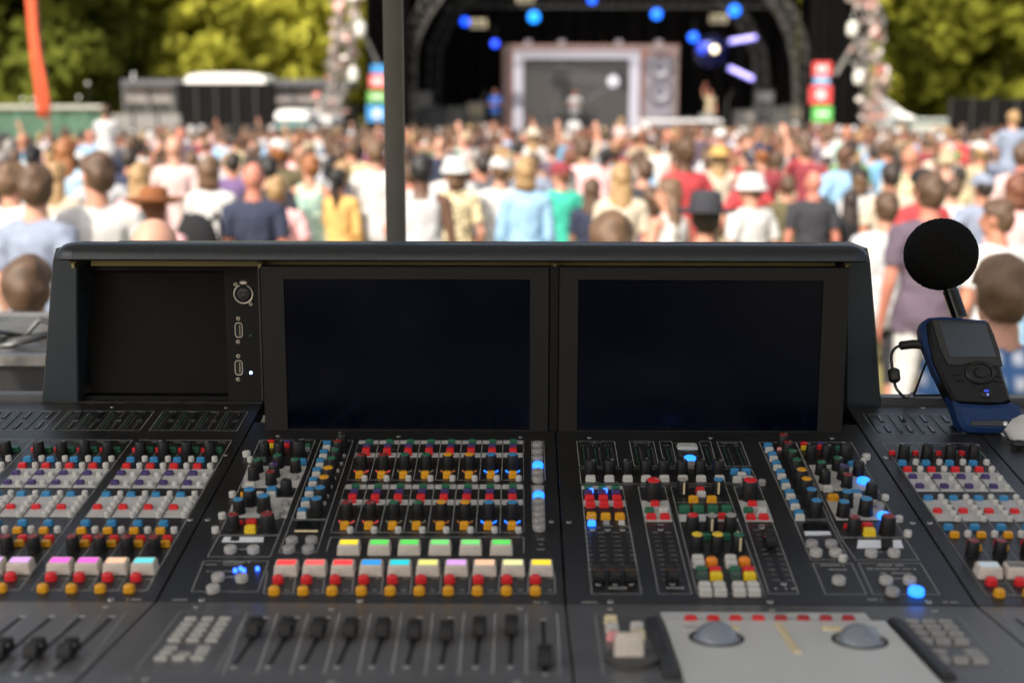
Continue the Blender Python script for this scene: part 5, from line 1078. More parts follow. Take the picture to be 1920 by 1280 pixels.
# woodland far behind, one mass to the horizon
b = MB(); r_ = random.Random(9); vs = []; 
for i in range(900):
    x = r_.uniform(-75, 75); Y = r_.uniform(125, 150); z = r_.uniform(0, 1)**.8*22; s = r_.uniform(1.2, 2.4)
    for k in range(22):
        p = Vector((x + r_.gauss(0, s), Y + r_.gauss(0, s), max(.3, z + r_.gauss(0, s)))); a = Vector((r_.gauss(0, 1), r_.gauss(0, 1), r_.gauss(0, 1))).normalized()*r_.uniform(.5, .9); c = a.cross(Vector((r_.gauss(0, 1), r_.gauss(0, 1), r_.gauss(0, 1)))).normalized()*r_.uniform(.35, .6)
        b.add([p - a, p + c, p + a, p - c], [[0, 1, 2, 3]])
me = bpy.data.meshes.new('woodland'); me.from_pydata(b.v, [], b.f); me.materials.append(LEAF[1]); tag(put('woodland', me), 'far olive green woodland filling the background behind the trees', 'woodland', kind='stuff')
# ------------------------------------------------------------------ people
def cone_caps(b, p0, p1, r0, r1, n=12):
    p0 = Vector(p0); p1 = Vector(p1); t = (p1 - p0).normalized(); ref = Vector((0, 0, 1)) if abs(t.z) < .9 else Vector((0, 1, 0)); a = t.cross(ref).normalized(); c = t.cross(a); rings = []
    for p, r, angs in ((p0, r0, (-80, -50, -22, 0)), (p1, r1, (0, 22, 50, 80))):
        for an in angs:
            q = p + t*r*math.sin(R(an)); rr = r*math.cos(R(an)); rings.append([tuple(q + (a*math.cos(2*math.pi*i/n) + c*math.sin(2*math.pi*i/n))*rr) for i in range(n)])
    b.loft(rings)
def ell_rings(b, L, n=20):
    b.loft([[(cx_ + rx*math.cos(2*math.pi*i/n), cy_ + ry*math.sin(2*math.pi*i/n), z) for i in range(n)] for z, rx, ry, cx_, cy_ in L])
POSES = {  # elbow and wrist of the left (-x) and right (+x) arm, turn of the head in degrees, woman
 'down': (((.235, -.03, 1.13), (.25, .05, .89)), ((.235, -.03, 1.13), (.25, .05, .89)), 0, 0), 'turn': (((.245, -.04, 1.13), (.23, .07, .90)), ((.26, -.05, 1.14), (.14, .20, 1.10)), 32, 0),
 'front': (((.275, -.05, 1.15), (.11, .20, 1.16)), ((.275, -.05, 1.15), (.11, .21, 1.12)), -14, 0), 'hips': (((.32, -.07, 1.17), (.20, .05, 1.00)), ((.32, -.07, 1.17), (.20, .05, 1.00)), 12, 0),
 'raise': (((.235, -.03, 1.13), (.25, .05, .89)), ((.33, .05, 1.65), (.27, .12, 1.89)), 0, 0), 'cheer': (((.33, .05, 1.64), (.24, .12, 1.87)), ((.32, .06, 1.66), (.29, .10, 1.90)), 0, 0),
 'wdown': (((.205, -.03, 1.13), (.215, .05, .90)), ((.205, -.03, 1.13), (.22, .04, .89)), -10, 1), 'wfront': (((.245, -.05, 1.15), (.10, .19, 1.15)), ((.235, -.04, 1.14), (.20, .09, .93)), 38, 1),
 'ride': (((.20, .06, 1.15), (.10, .24, 1.10)), ((.20, .06, 1.15), (.10, .24, 1.10)), 10, 2)}
def build_pose(key):
    (eL, wL), (eR, wR), turn, fem = POSES[key]; b = MB(); bones = []
    k = .90 if fem == 1 else 1.
    ell_rings(b, [(.84, .10, .08, 0, 0), (.90, .165 if fem == 1 else .16, .115, 0, -.01), (.98, .165, .115, 0, -.005), (1.08, .138*k, .10, 0, .0), (1.18, .148*k, .105, 0, .005), (1.30, .17*k, .118, 0, .01), (1.38, .172*k, .105, 0, 0), (1.435, .125*k, .08, 0, -.005), (1.465, .068, .062, 0, -.005), (1.56, .055, .058, 0, .0)])
    for sx in (-1, 1): cone_caps(b, (sx*.05, -.01, 1.44), (sx*.175*k, -.008, 1.405), .052, .055)
    hm = Matrix.Rotation(R(turn), 4, 'Z'); H = Vector((0, .012, 1.635))
    def hp(x, y, z): return H + (hm @ Vector((x, y, z)))
    hm3 = hm.to_3x3()
    b.sphere(hp(0, -.008, .012), .076, .096, .104, 18, 12, M_=hm3); b.sphere(hp(0, .022, -.045), .060, .070, .072, 16, 10, M_=hm3)
    cone_caps(b, hp(0, .088, .012), hp(0, .106, -.022), .009, .015, 8)              # nose
    for sx in (-1, 1): b.sphere(hp(sx*.078, .0, -.005), .010, .020, .032, 8, 6, M_=hm3); cone_caps(b, hp(sx*.018, .082, .028), hp(sx*.05, .070, .028), .010, .010, 8)
    cone_caps(b, hp(-.018, .085, -.052), hp(.018, .085, -.052), .010, .010, 8)       # lips
    bones += [('head', H + Vector((0, 0, -.05)), H + Vector((0, 0, .04)), .095), ('neck', Vector((0, -.005, 1.475)), Vector((0, 0, 1.535)), .058), ('torso', Vector((0, 0, .93)), Vector((0, 0, 1.38)), .15), ('torso', Vector((-.12*k, 0, 1.40)), Vector((.12*k, 0, 1.40)), .065)]
    for sx, e_, w_, nm in ((-1, eL, wL, 'L'), (1, eR, wR, 'R')):
        S = Vector((sx*.180*k, -.005, 1.405)); E = Vector((sx*e_[0], e_[1], e_[2])); Wr = Vector((sx*w_[0], w_[1], w_[2])); f = .85 if fem else 1.
        cone_caps(b, S, E, .054*f, .040*f); cone_caps(b, E, Wr, .041*f, .027*f); cone_caps(b, E.lerp(Wr, .12), E.lerp(Wr, .5), .041*f, .036*f)
        d = (Wr - E).normalized(); up = w_[2] > 1.5
        n_ = Vector((-sx, 0, 0)) if not up else Vector((0, 1, 0)); n_ = (n_ - d*n_.dot(d)).normalized(); s = d.cross(n_).normalized()
        if s.y < 0 and not up: s = -s
        if up and s.x*sx > 0: s = -s
        pe = Wr + d*.085
        for o in (-.026, -.009, .009, .026): cone_caps(b, Wr + d*.015 + s*o*.6, pe + s*o, .014, .0125, 8)
        for o, L_ in ((.028, .068), (.0095, .078), (-.0095, .072), (-.028, .056)):
            q0 = pe + s*o; q1 = q0 + (d*.8 + n_*.28).normalized()*L_*.52 + s*o*.12; q2 = q1 + (d*.55 + n_*.6).normalized()*L_*.5; cone_caps(b, q0, q1, .0098, .009, 8); cone_caps(b, q1, q2, .009, .0075, 8)
        t0 = Wr + d*.025 + s*.022; t1 = t0 + (d*.6 + s*.75 + n_*.2).normalized()*.042; t2 = t1 + (d*.9 + s*.2 + n_*.3).normalized()*.032; cone_caps(b, t0, t1, .013, .0105, 8); cone_caps(b, t1, t2, .0105, .0085, 8)
        bones += [('ua' + nm, S, E, .05), ('fa' + nm, E, Wr, .035), ('ha' + nm, Wr, Wr + d*.16, .035)]
    for sx, nm in ((-1, 'L'), (1, 'R')):
        hip = Vector((sx*.085, 0, .90))
        if fem == 2: kn, an, toe = Vector((sx*.13, .36, .92)), Vector((sx*.10, .40, .52)), Vector((sx*.10, .52, .47))
        else: kn, an, toe = Vector((sx*.105, .012, .49)), Vector((sx*.115, -.03, .085)), Vector((sx*.15, .135, .035))
        cone_caps(b, hip, kn, .086, .056, 14); cone_caps(b, kn, an, .055, .038, 14); cone_caps(b, kn.lerp(an, .15), kn.lerp(an, .45), .053, .056, 12)
        heel = an + Vector((0, -.03, -.045)) if fem != 2 else an + Vector((0, -.02, -.05)); cone_caps(b, heel, toe, .040, .034, 10); cone_caps(b, an, heel, .038, .04, 10)
        bones += [('th' + nm, hip, kn, .08), ('sh' + nm, kn, an, .05), ('ft' + nm, heel, toe, .05)]
    me = bpy.data.meshes.new('body_raw'); me.from_pydata(b.v, [], b.f); bm = bmesh.new(); bm.from_mesh(me); bmesh.ops.recalc_face_normals(bm, faces=bm.faces[:]); bm.to_mesh(me); bm.free()
    o = bpy.data.objects.new('tmp', me); COL.objects.link(o)
    m = o.modifiers.new('r', 'REMESH'); m.mode = 'VOXEL'; m.voxel_size = .0105; s = o.modifiers.new('s', 'SMOOTH'); s.factor = .5; s.iterations = 2
    dg = bpy.context.evaluated_depsgraph_get(); body = bpy.data.meshes.new_from_object(o.evaluated_get(dg)); bpy.data.objects.remove(o)
    nv = len(body.vertices); co = np.empty(nv*3); body.vertices.foreach_get('co', co); co = co.reshape(-1, 3); no = np.empty(nv*3); body.vertices.foreach_get('normal', no); no = no.reshape(-1, 3)
    best = np.full(nv, 9.); idx = np.zeros(nv, int); tt = np.zeros(nv)
    for i, (n_, p, q, r) in enumerate(bones):
        p = np.array(p); q = np.array(q); d = q - p; t = np.clip(((co - p) @ d)/(d @ d), 0, 1); ds = np.linalg.norm(co - p - t[:, None]*d, axis=1) - r; mk_ = ds < best; best[mk_] = ds[mk_]; idx[mk_] = i; tt[mk_] = t[mk_]
    names = np.array([x[0] for x in bones])[idx]
    nl = len(body.loops); lv = np.empty(nl, int); body.loops.foreach_get('vertex_index', lv); F = lv.reshape(-1, 4) if nl == 4*len(body.polygons) else None
    loc = (co - np.array(H)) @ np.array(hm3)           # head-local coordinates
    return dict(co=co, no=no, F=F, names=names, t=tt, loc=loc, H=H, hm=hm3, fem=fem, key=key)
def sub_mesh(B, mask, off, name, wob=0., dens=1):
    fm = mask[B['F']].all(1); F = B['F'][fm]; u, inv = np.unique(F, return_inverse=True); P = B['co'][u] + B['no'][u]*(off[u][:, None] if hasattr(off, '__len__') else off)
    if wob:
        for i in range(len(P)): P[i] += B['no'][u[i]]*wob*noise.noise(Vector(P[i])*14)
    me = bpy.data.meshes.new(name); me.from_pydata(P.tolist(), [], inv.reshape(-1, 4).tolist()); me.polygons.foreach_set('use_smooth', [True]*len(me.polygons)); me.update(); return me
def decim(me, ratio):
    o = bpy.data.objects.new('tmp', me); COL.objects.link(o); d = o.modifiers.new('d', 'DECIMATE'); d.ratio = ratio; dg = bpy.context.evaluated_depsgraph_get(); m2 = bpy.data.meshes.new_from_object(o.evaluated_get(dg)); bpy.data.objects.remove(o); m2.name = me.name
    m2.polygons.foreach_set('use_smooth', [True]*len(m2.polygons)); return m2
BODY = {}; PIECE = {}
def body_of(k):
    if k not in BODY:
        B = build_pose(k); me = bpy.data.meshes.new('body'); me.from_pydata(B['co'].tolist(), [], B['F'].tolist()); B['mesh'] = decim(me, .3); B['mesh'].materials.append(SKIN[0]); BODY[k] = B
    return BODY[k]
def piece_of(k, kind):
    if (k, kind) in PIECE: return PIECE[(k, kind)]
    B = body_of(k); n = B['names']; co = B['co']; t = B['t']; L = B['loc']; z = co[:, 2]
    tor = (n == 'torso') | (n == 'neck'); ua = (n == 'uaL') | (n == 'uaR'); fa = (n == 'faL') | (n == 'faR'); th = (n == 'thL') | (n == 'thR'); sh = (n == 'shL') | (n == 'shR')
    col = z < 1.468 + .018*(co[:, 1] < 0)
    if kind in ('tee', 'long', 'tank'):
        hem = (tor | (th & (z > .84))) & (z > .845)
        if kind == 'tee': m = (hem & col) | (ua & (t < .66))
        elif kind == 'long': m = (hem & col) | ua | (fa & (t < .93))
        else: m = hem & (z < 1.43) & ~((z > 1.30) & (np.abs(co[:, 0]) > .115 + (1.43 - z)*.5)) | (tor & (np.abs(np.abs(co[:, 0]) - .085) < .028) & col)
        off = .010 + .018*np.clip((1.25 - z)/.3, 0, 1)*(tor | th) + .010*(ua | fa)*t; me = sub_mesh(B, m, off + .003, 'shirt', .014)
    elif kind in ('trousers', 'shorts'):
        m = (tor & (z < .99)) | th | (sh & (t < (.96 if kind == 'trousers' else .06))); me = sub_mesh(B, m, .012 + .008*sh.astype(float), kind, .006)
    else:                                              # hair in head-local coordinates
        hd = n == 'head'; th_ = np.where(L[:, 1] < -.055, -.070, -.070 + (L[:, 1] + .055)*1.02); m = hd & (L[:, 2] > th_) & (np.abs(L[:, 0]) < .086) & ~((np.abs(L[:, 0]) > .074) & (L[:, 2] < .025) & (L[:, 1] > -.03))
        off = .012 + .006*np.clip((L[:, 2] + .02)/.1, 0, 1); me = sub_mesh(B, m, off + .004, 'hair', .016); H, hm = B['H'], B['hm']; b = MB()
        def P(x, y, zz): return tuple(H + hm @ Vector((x, y, zz)))
        def curtain(zs, rx0, rx1, ry0, ry1, c0, c1):
            n_ = 22; rr = []
            for j in range(8):
                tj = j/7; zz = lerp(.035, zs, tj); q = []
                for i in range(n_): a = 2*math.pi*i/n_; wv = 1 + .06*math.sin(5*a + 2*tj) + .04*math.sin(11*a); q.append(P(lerp(rx0, rx1, tj)*math.cos(a)*wv, lerp(c0, c1, tj) + lerp(ry0, ry1, tj)*math.sin(a)*wv, zz + .01*math.sin(7*a)*tj))
                rr.append(q)
            b.loft(rr)
        if kind == 'bob': curtain(-.125, .086, .092, .075, .060, -.022, -.040)
        elif kind == 'longhair': curtain(-.33, .086, .105, .075, .040, -.022, -.085)
        elif kind == 'tail': b.tube([P(0, -.085, .04), P(0, -.135, .03), P(0, -.150, -.08), P(.01, -.125, -.22), P(.012, -.115, -.33)], [.03, .036, .036, .028, .008], 10)
        elif kind == 'bun': b.sphere(P(0, -.075, .085), .042)
        if b.v:
            bm = bmesh.new(); bm.from_mesh(me); m2 = bpy.data.meshes.new('x'); m2.from_pydata(b.v, [], b.f); m2.polygons.foreach_set('use_smooth', [True]*len(m2.polygons)); bm.from_mesh(m2); bmesh.ops.recalc_face_normals(bm, faces=bm.faces[:]); bm.to_mesh(me); bm.free()
    if len(me.polygons) > 900: me = decim(me, .4)
    me.materials.append(CLOTH_DEFAULT); PIECE[(k, kind)] = me; return me
HATS = {}
def hat_of(k, kind):
    if (k, kind) in HATS: return HATS[(k, kind)]
    B = body_of(k); H, hm = B['H'], B['hm']; b = MB()
    pr = {'bucket': [(.132, .006), (.129, .012), (.106, .052), (.104, .062), (.092, .120), (.070, .134), (.005, .136)], 'fedora': [(.185, .050), (.180, .042), (.125, .034), (.103, .044), (.101, .070), (.090, .140), (.074, .158), (.045, .148), (.005, .146)],
          'cowboy': [(.215, .070), (.205, .055), (.14, .034), (.103, .042), (.098, .08), (.088, .135), (.06, .148), (.005, .130)], 'straw': [(.19, .030), (.185, .036), (.11, .042), (.103, .05), (.095, .11), (.07, .130), (.005, .134)], 'cap': [(.100, .020), (.101, .05), (.092, .09), (.065, .118), (.02, .128), (.004, .129)]}[kind]
    b.lathe(pr, 24, c=(0, -.004, 0))
    if kind == 'cap': b.loft([[(x, y, .03 + dz) for x, y in ((-.07, .07), (-.06, .15), (0, .175), (.06, .15), (.07, .07))] for dz in (0, .006)])
    b.v = [tuple(H + hm @ Vector((x, y*1.12, z))) for x, y, z in b.v]
    if kind in ('fedora', 'cowboy'): b.v = [(x, y, z) for x, y, z in b.v]
    me = b.mesh('hat', CLOTH_DEFAULT, 60); HATS[(k, kind)] = me; return me
SKIN = [mat('skin_%d' % i, c, .55, var=.08, vscale=18, spec=.35) for i, c in enumerate(((.46, .225, .150), (.40, .175, .108), (.50, .265, .185), (.10, .05, .03), (.31, .135, .078), (.45, .175, .122)))]
CLOTH_DEFAULT = mat('cloth_default', (.5, .5, .5), .9)
CLO = {}
for k_, c_ in dict(white=(.48, .47, .455), cream=(.45, .39, .30), black=(.016, .016, .018), charcoal=(.035, .036, .042), navy=(.03, .035, .06), grey=(.36, .36, .37), lightgrey=(.40, .40, .41), greyblue=(.20, .23, .30), blue=(.16, .33, .50), denim=(.23, .38, .53), teal=(.05, .42, .30),
                   red=(.36, .045, .05), maroon=(.20, .035, .045), pink=(.66, .38, .38), palepink=(.52, .38, .36), yellow=(.60, .36, .12), mustard=(.42, .27, .09), orange=(.40, .15, .07), purple=(.14, .09, .19), plum=(.10, .075, .10), green=(.10, .22, .08), olive=(.10, .085, .045), brown=(.16, .09, .05), mint=(.32, .50, .44), khaki=(.34, .28, .18), leather=(.20, .075, .03), royal=(.04, .12, .45), skyblue=(.35, .5, .62)).items():
    CLO[k_] = mat('cloth_' + k_, c_, .88, var=.10, vscale=22, spec=.2, bump=.3, bscale=120)
HAIR = {}
for k_, c_ in dict(brown=(.075, .040, .020), dark=(.022, .014, .010), black=(.008, .007, .007), blond=(.30, .185, .08), sandy=(.115, .064, .032), ginger=(.24, .085, .025), grey=(.22, .205, .19), auburn=(.14, .05, .025)).items(): HAIR[k_] = mat('hair_' + k_, c_, .6, var=.3, vscale=60, bump=.6, bscale=240)
def pattern(name, kind, c1, c2, sc):
    m = mat(name, c1, .88, var=0); n = m.node_tree; bs = n.nodes['Principled BSDF']; tc = [x for x in n.nodes if x.type == 'TEX_COORD'][0]; mx = n.nodes.new('ShaderNodeMix'); mx.data_type = 'RGBA'; mx.inputs[6].default_value = (*c1, 1); mx.inputs[7].default_value = (*c2, 1)
    if kind == 'floral': t = n.nodes.new('ShaderNodeTexVoronoi'); t.inputs['Scale'].default_value = sc; r = n.nodes.new('ShaderNodeMath'); r.operation = 'LESS_THAN'; r.inputs[1].default_value = .42; n.links.new(tc.outputs['Object'], t.inputs['Vector']); n.links.new(t.outputs['Distance'], r.inputs[0]); n.links.new(r.outputs[0], mx.inputs[0])
    elif kind == 'stripe': t = n.nodes.new('ShaderNodeTexWave'); t.bands_direction = 'Z'; t.inputs['Scale'].default_value = sc; n.links.new(tc.outputs['Object'], t.inputs['Vector']); n.links.new(t.outputs['Fac'], mx.inputs[0])
    else:
        w1 = n.nodes.new('ShaderNodeTexWave'); w2 = n.nodes.new('ShaderNodeTexWave'); w1.bands_direction = 'X'; w2.bands_direction = 'Z'; a = n.nodes.new('ShaderNodeMath'); a.operation = 'MULTIPLY'
        for q in (w1, w2): q.inputs['Scale'].default_value = sc; n.links.new(tc.outputs['Object'], q.inputs['Vector'])
        n.links.new(w1.outputs['Fac'], a.inputs[0]); n.links.new(w2.outputs['Fac'], a.inputs[1]); n.links.new(a.outputs[0], mx.inputs[0])
    n.links.new(mx.outputs[2], bs.inputs['Base Color']); CLO[name] = m
pattern('plaid', 'plaid', (.035, .11, .27), (.70, .74, .80), 4.2); pattern('floral', 'floral', (.60, .50, .30), (.10, .09, .06), 26.); pattern('stripe', 'stripe', (.03, .032, .04), (.12, .12, .13), 14.); pattern('tealprint', 'floral', (.40, .50, .40), (.14, .33, .30), 22.); pattern('wprint', 'floral', (.70, .68, .64), (.05, .05, .05), 30.)
PLACED = []; SEEN = set(); NP = [0]
def person(x, Y, h, pose, skin, hair, hstyle, shirt, top, pants, low, label, rot=0., hat=None, hatc=None, z=0., group='people in the festival crowd'):
    B = body_of(pose); s = h/1.757; e = put('person', B['mesh'], None, (x, Y, z), [SKIN[skin]], (s*.94, s*.97, s), rot or .0001); tag(e, label, 'person', group)
    put('shirt', piece_of(pose, top), e, mats=[CLO[shirt]]); put(low, piece_of(pose, low), e, mats=[CLO[pants]])
    if hstyle != 'bald': put('hair', piece_of(pose, hstyle), e, mats=[HAIR[hair]])
    if hat: put('hat', hat_of(pose, hat), e, mats=[CLO[hatc]])
    PLACED.append((x, Y)); NP[0] += 1; SEEN.add(label); return e
def pp(px, py, d, pose, skin, hair, hstyle, shirt, top, label, pants='charcoal', low='trousers', rot=0., hat=None, hatc=None, hh=None):
    d = d if d < 5 else d*1.07 if d < 8 else d*1.15
    p = atY(px, py, d); add = .02 if not hat else {'bucket': .03, 'cap': .03, 'fedora': .07, 'cowboy': .06, 'straw': .03}[hat]; h = hh or max(1.45, min(2.0, p.z - add)); return person(p.x, d, h, pose, skin, hair, hstyle, shirt, top, pants, low, label, R(rot), hat, hatc)
# people one can tell apart, front to back
pp(62, 303, 6.3, 'turn', 2, 'brown', 'short', 'greyblue', 'tee', 'man with short brown hair in grey blue t-shirt at the left edge', 'navy', rot=-20)
pp(46, 470, 4.2, 'down', 1, 'brown', 'short', 'white', 'tee', 'brown haired head just behind the flight case', rot=10)
pp(178, 279, 6.6, 'turn', 0, 'brown', 'short', 'white', 'tee', 'brown haired man in plain white t-shirt looking left', 'navy', rot=15)
pp(286, 393, 3.8, 'down', 2, 'brown', 'bald', 'lightgrey', 'tee', 'bald head close behind the left end of the desk')
pp(287, 338, 7.4, 'wdown', 1, 'auburn', 'bob', 'pink', 'tee', 'person in wide brown leather hat left of the black backpack', hat='cowboy', hatc='leather')
pp(474, 298, 8.0, 'down', 5, 'brown', 'bald', 'navy', 'tee', 'bald man in dark polo shirt above the connector strip', 'khaki', 'shorts')
pp(392, 288, 9.0, 'wdown', 0, 'sandy', 'bob', 'white', 'tee', 'woman with sandy bob and white top wearing a black backpack', 'black')
pp(633, 312, 10.2, 'wdown', 1, 'black', 'tail', 'yellow', 'long', 'woman with black ponytail in yellow top left of the tent pole', 'charcoal')
pp(790, 283, 8.4, 'down', 3, 'black', 'short', 'lightgrey', 'tank', 'man in light grey tank top right of the tent pole', 'navy', 'shorts', hat=None)
pp(853, 289, 9.2, 'wfront', 0, 'sandy', 'bob', 'floral', 'tee', 'woman in white bucket hat and yellow floral top', 'olive', hat='bucket', hatc='white')
pp(938, 288, 9.6, 'hips', 2, 'sandy', 'short', 'white', 'tee', 'person in white cap and loose white t-shirt left of blonde woman', 'cream', hat='cap', hatc='white')
pp(986, 290, 9.0, 'wdown', 0, 'blond', 'bob', 'denim', 'long', 'blonde woman with bob in light blue denim shirt', 'navy')
pp(1052, 298, 10.2, 'turn', 0, 'auburn', 'short', 'teal', 'tee', 'person in bright teal t-shirt and reddish cap', 'navy', hat='cap', hatc='maroon', rot=25)
pp(1146, 388, 4.9, 'down', 1, 'sandy', 'short', 'cream', 'tee', 'light brown head close behind the middle of the desk')
pp(1062, 432, 4.6, 'wdown', 2, 'blond', 'short', 'cream', 'tee', 'top of a pale blond head barely showing over the desk hood', hh=1.62)
pp(1166, 300, 8.6, 'wdown', 0, 'blond', 'longhair', 'cream', 'tee', 'woman with long wavy blonde hair right of the teal t-shirt', 'denim')
pp(1110, 330, 9.6, 'wdown', 1, 'brown', 'longhair', 'navy', 'tee', 'person in navy top between teal t-shirt and long blonde hair', 'black')
pp(1325, 345, 6.4, 'down', 0, 'dark', 'short', 'black', 'long', 'person in black felt hat with wide brim and black top', 'black', hat='fedora', hatc='charcoal')
pp(1410, 320, 8.6, 'turn', 0, 'sandy', 'short', 'white', 'tee', 'person in white bucket hat and white t-shirt facing left before red top', 'lightgrey', hat='bucket', hatc='white', rot=30)
pp(1408, 305, 10.6, 'hips', 1, 'brown', 'short', 'red', 'tee', 'person in red t-shirt with arms out behind white bucket hat', 'navy')
pp(1527, 315, 9.6, 'down', 5, 'brown', 'bald', 'charcoal', 'tee', 'bald man in charcoal t-shirt right of the white bucket hats', 'navy')
pp(1664, 353, 7.6, 'down', 0, 'brown', 'short', 'lightgrey', 'tee', 'man with cropped brown hair in light grey t-shirt left of the foam ball', 'charcoal', 'shorts')
pp(1748, 318, 7.0, 'down', 5, 'brown', 'short', 'plum', 'tee', 'man in dusky purple t-shirt and white shorts behind the foam ball', 'white', 'shorts')
pp(1884, 468, 3.75, 'down', 2, 'sandy', 'short', 'plaid', 'tee', 'man in blue plaid shirt close behind the sound level meter', 'khaki')
pp(1874, 368, 6.8, 'turn', 1, 'brown', 'short', 'white', 'tee', 'brown haired person in white t-shirt above the plaid shirt', 'denim', rot=20)
pp(1672, 300, 9.4, 'down', 1, 'dark', 'short', 'cream', 'tee', 'dark haired man in cream t-shirt behind the light grey t-shirt', 'khaki')
pp(705, 258, 10.4, 'down', 2, 'sandy', 'short', 'white', 'tee', 'big man in white t-shirt half hidden by the tent pole', 'black')
pp(580, 286, 10.2, 'wfront', 0, 'ginger', 'bun', 'tealprint', 'tank', 'woman in sleeveless teal print top left of the yellow top', 'khaki')
pp(326, 250, 11.0, 'down', 2, 'sandy', 'bald', 'palepink', 'tee', 'bald man in pale pink t-shirt above the brown hat', 'denim')
pp(436, 282, 11.6, 'down', 1, 'dark', 'short', 'purple', 'tee', 'dark haired person in purple top beside the bald man in polo', 'charcoal')
pp(122, 255, 10.4, 'wdown', 0, 'ginger', 'longhair', 'skyblue', 'tee', 'woman with long orange hair in light blue top at left', 'denim')
pp(242, 275, 12.0, 'down', 1, 'dark', 'short', 'navy', 'tee', 'dark haired person in dark blue t-shirt near the white t-shirt man', 'charcoal')
pp(905, 285, 11.2, 'hips', 1, 'dark', 'short', 'stripe', 'tee', 'person in dark striped t-shirt between the two white hats', 'navy')
pp(1256, 330, 8.0, 'wfront', 0, 'sandy', 'longhair', 'white', 'tank', 'woman with long light brown hair in white top left of the black hat', 'denim', rot=35)
pp(1222, 345, 9.2, 'wdown', 4, 'brown', 'bob', 'purple', 'tank', 'person in violet print top left of the white top', 'purple')
pp(18, 300, 7.6, 'down', 0, 'sandy', 'short', 'white', 'tee', 'sandy haired person in white top cut by the left edge', rot=-25)
pp(1478, 325, 10.4, 'down', 0, 'brown', 'short', 'olive', 'tee', 'person in dark olive top beside the charcoal t-shirt', 'olive')
pp(1596, 352, 9.8, 'wdown', 1, 'dark', 'longhair', 'black', 'tee', 'dark haired person in black top right of the charcoal t-shirt', 'black')
pp(1788, 330, 10.0, 'turn', 2, 'brown', 'short', 'white', 'tee', 'person in white t-shirt right of the dusky purple t-shirt', 'denim', rot=-20)
pp(1846, 318, 9.0, 'hips', 1, 'dark', 'short', 'greyblue', 'tee', 'person in grey blue t-shirt and cap near the right edge', 'navy', hat='cap', hatc='greyblue')
pp(1908, 322, 8.2, 'wdown', 2, 'auburn', 'bob', 'pink', 'tee', 'person in coral pink top cut by the right edge', 'denim')
pp(262, 300, 8.8, 'wdown', 0, 'blond', 'longhair', 'pink', 'tee', 'woman with long blonde hair behind the white t-shirt man', 'denim')
pp(103, 300, 9.0, 'wdown', 0, 'blond', 'longhair', 'cream', 'tee', 'woman with long blonde hair right of the grey blue t-shirt', 'denim')
pp(1350, 270, 12.5, 'wdown', 0, 'blond', 'longhair', 'cream', 'tee', 'woman with golden straw hat and cream top right of centre', 'khaki', hat='straw', hatc='mustard')
pp(60, 268, 12.0, 'down', 4, 'black', 'short', 'lightgrey', 'tee', 'person in black cap and pale top at left near the orange flag', hat='cap', hatc='black')
pp(1000, 238, 18.5, 'wdown', 0, 'blond', 'longhair', 'white', 'tee', 'person in cream straw hat below the left corner of the retro set', hat='straw', hatc='cream')
# a child riding on shoulders at each side
for px, py, d, sh, hr, lb1, lb2, rot in ((199, 201, 15.5, 'lightgrey', 'brown', 'child in grey t-shirt riding on shoulders beside the green fence', 'man carrying a child in grey t-shirt on his shoulders', 0), (1897, 212, 12.5, 'greyblue', 'blond', 'blond child in grey blue t-shirt riding on shoulders at the right edge', 'man carrying a blond child on his shoulders at the right', 0)):
    p = atY(px, py, d); s = .66; hc = p.z; base = hc - 1.757*s; z_sit = base + .83*s; hm_ = (z_sit + .02)/1.455*1.757
    person(p.x, d, max(1.5, min(1.95, hm_)), 'front', 0, 'brown', 'short', 'navy', 'tee', 'charcoal', 'trousers', lb2); H_ = max(1.5, min(1.95, hm_)); person(p.x, d - .05, 1.757*s, 'ride', 2, hr, 'short', sh, 'tee', 'denim', 'shorts', lb1, z=H_/1.757*1.455 - .83*s)
p = atY(1165, 190, 27); person(p.x, 27, 1.72, 'front', 0, 'brown', 'short', 'navy', 'tee', 'charcoal', 'trousers', 'person carrying a fair haired rider in pink on their shoulders'); person(p.x, 26.95, 1.2, 'ride', 2, 'blond', 'bob', 'palepink', 'tee', 'denim', 'shorts', 'fair haired rider in pale pink raised above the crowd below the set', z=1.72/1.757*1.455 - .83*1.2/1.757)
# raised arms
for px, d, pose, sh, lb in ((1020, 24, 'cheer', 'pink', 'person with both arms raised below the grey screen of the set'), (1092, 22, 'raise', 'cream', 'person in cream with right arm raised below the drummer'), (832, 21, 'raise', 'mint', 'person with one arm raised right of the tent pole'), (1440, 17, 'raise', 'white', 'person in white with one arm raised right of centre')):
    x = W(px, 230, d).x; person(x, d, 1.74, pose, 0, 'brown', 'short', sh, 'tee', 'denim', 'trousers', lb)
# band on the stage, facing the crowd
for px, Y, pose, sh, hr, hs, lb, rot, sk in ((928, SY + 1.0, 'front', 'royal', 'brown', 'short', 'guitarist in blue left of the retro set on the stage', 170, 1), (1078, SY + 2.6, 'front', 'lightgrey', 'brown', 'short', 'drummer in light grey t-shirt in front of the grey screen', 180, 1), (1330, SY + 1.2, 'raise', 'khaki', 'auburn', 'short', 'musician with raised arm right of the speaker cones on the stage', 190, 5)):
    person(W(px, 230, Y).x, Y, 1.78, pose, sk, hr, hs, sh, 'tee', 'charcoal', 'trousers', lb, R(rot), z=1.35, group='band on the stage')
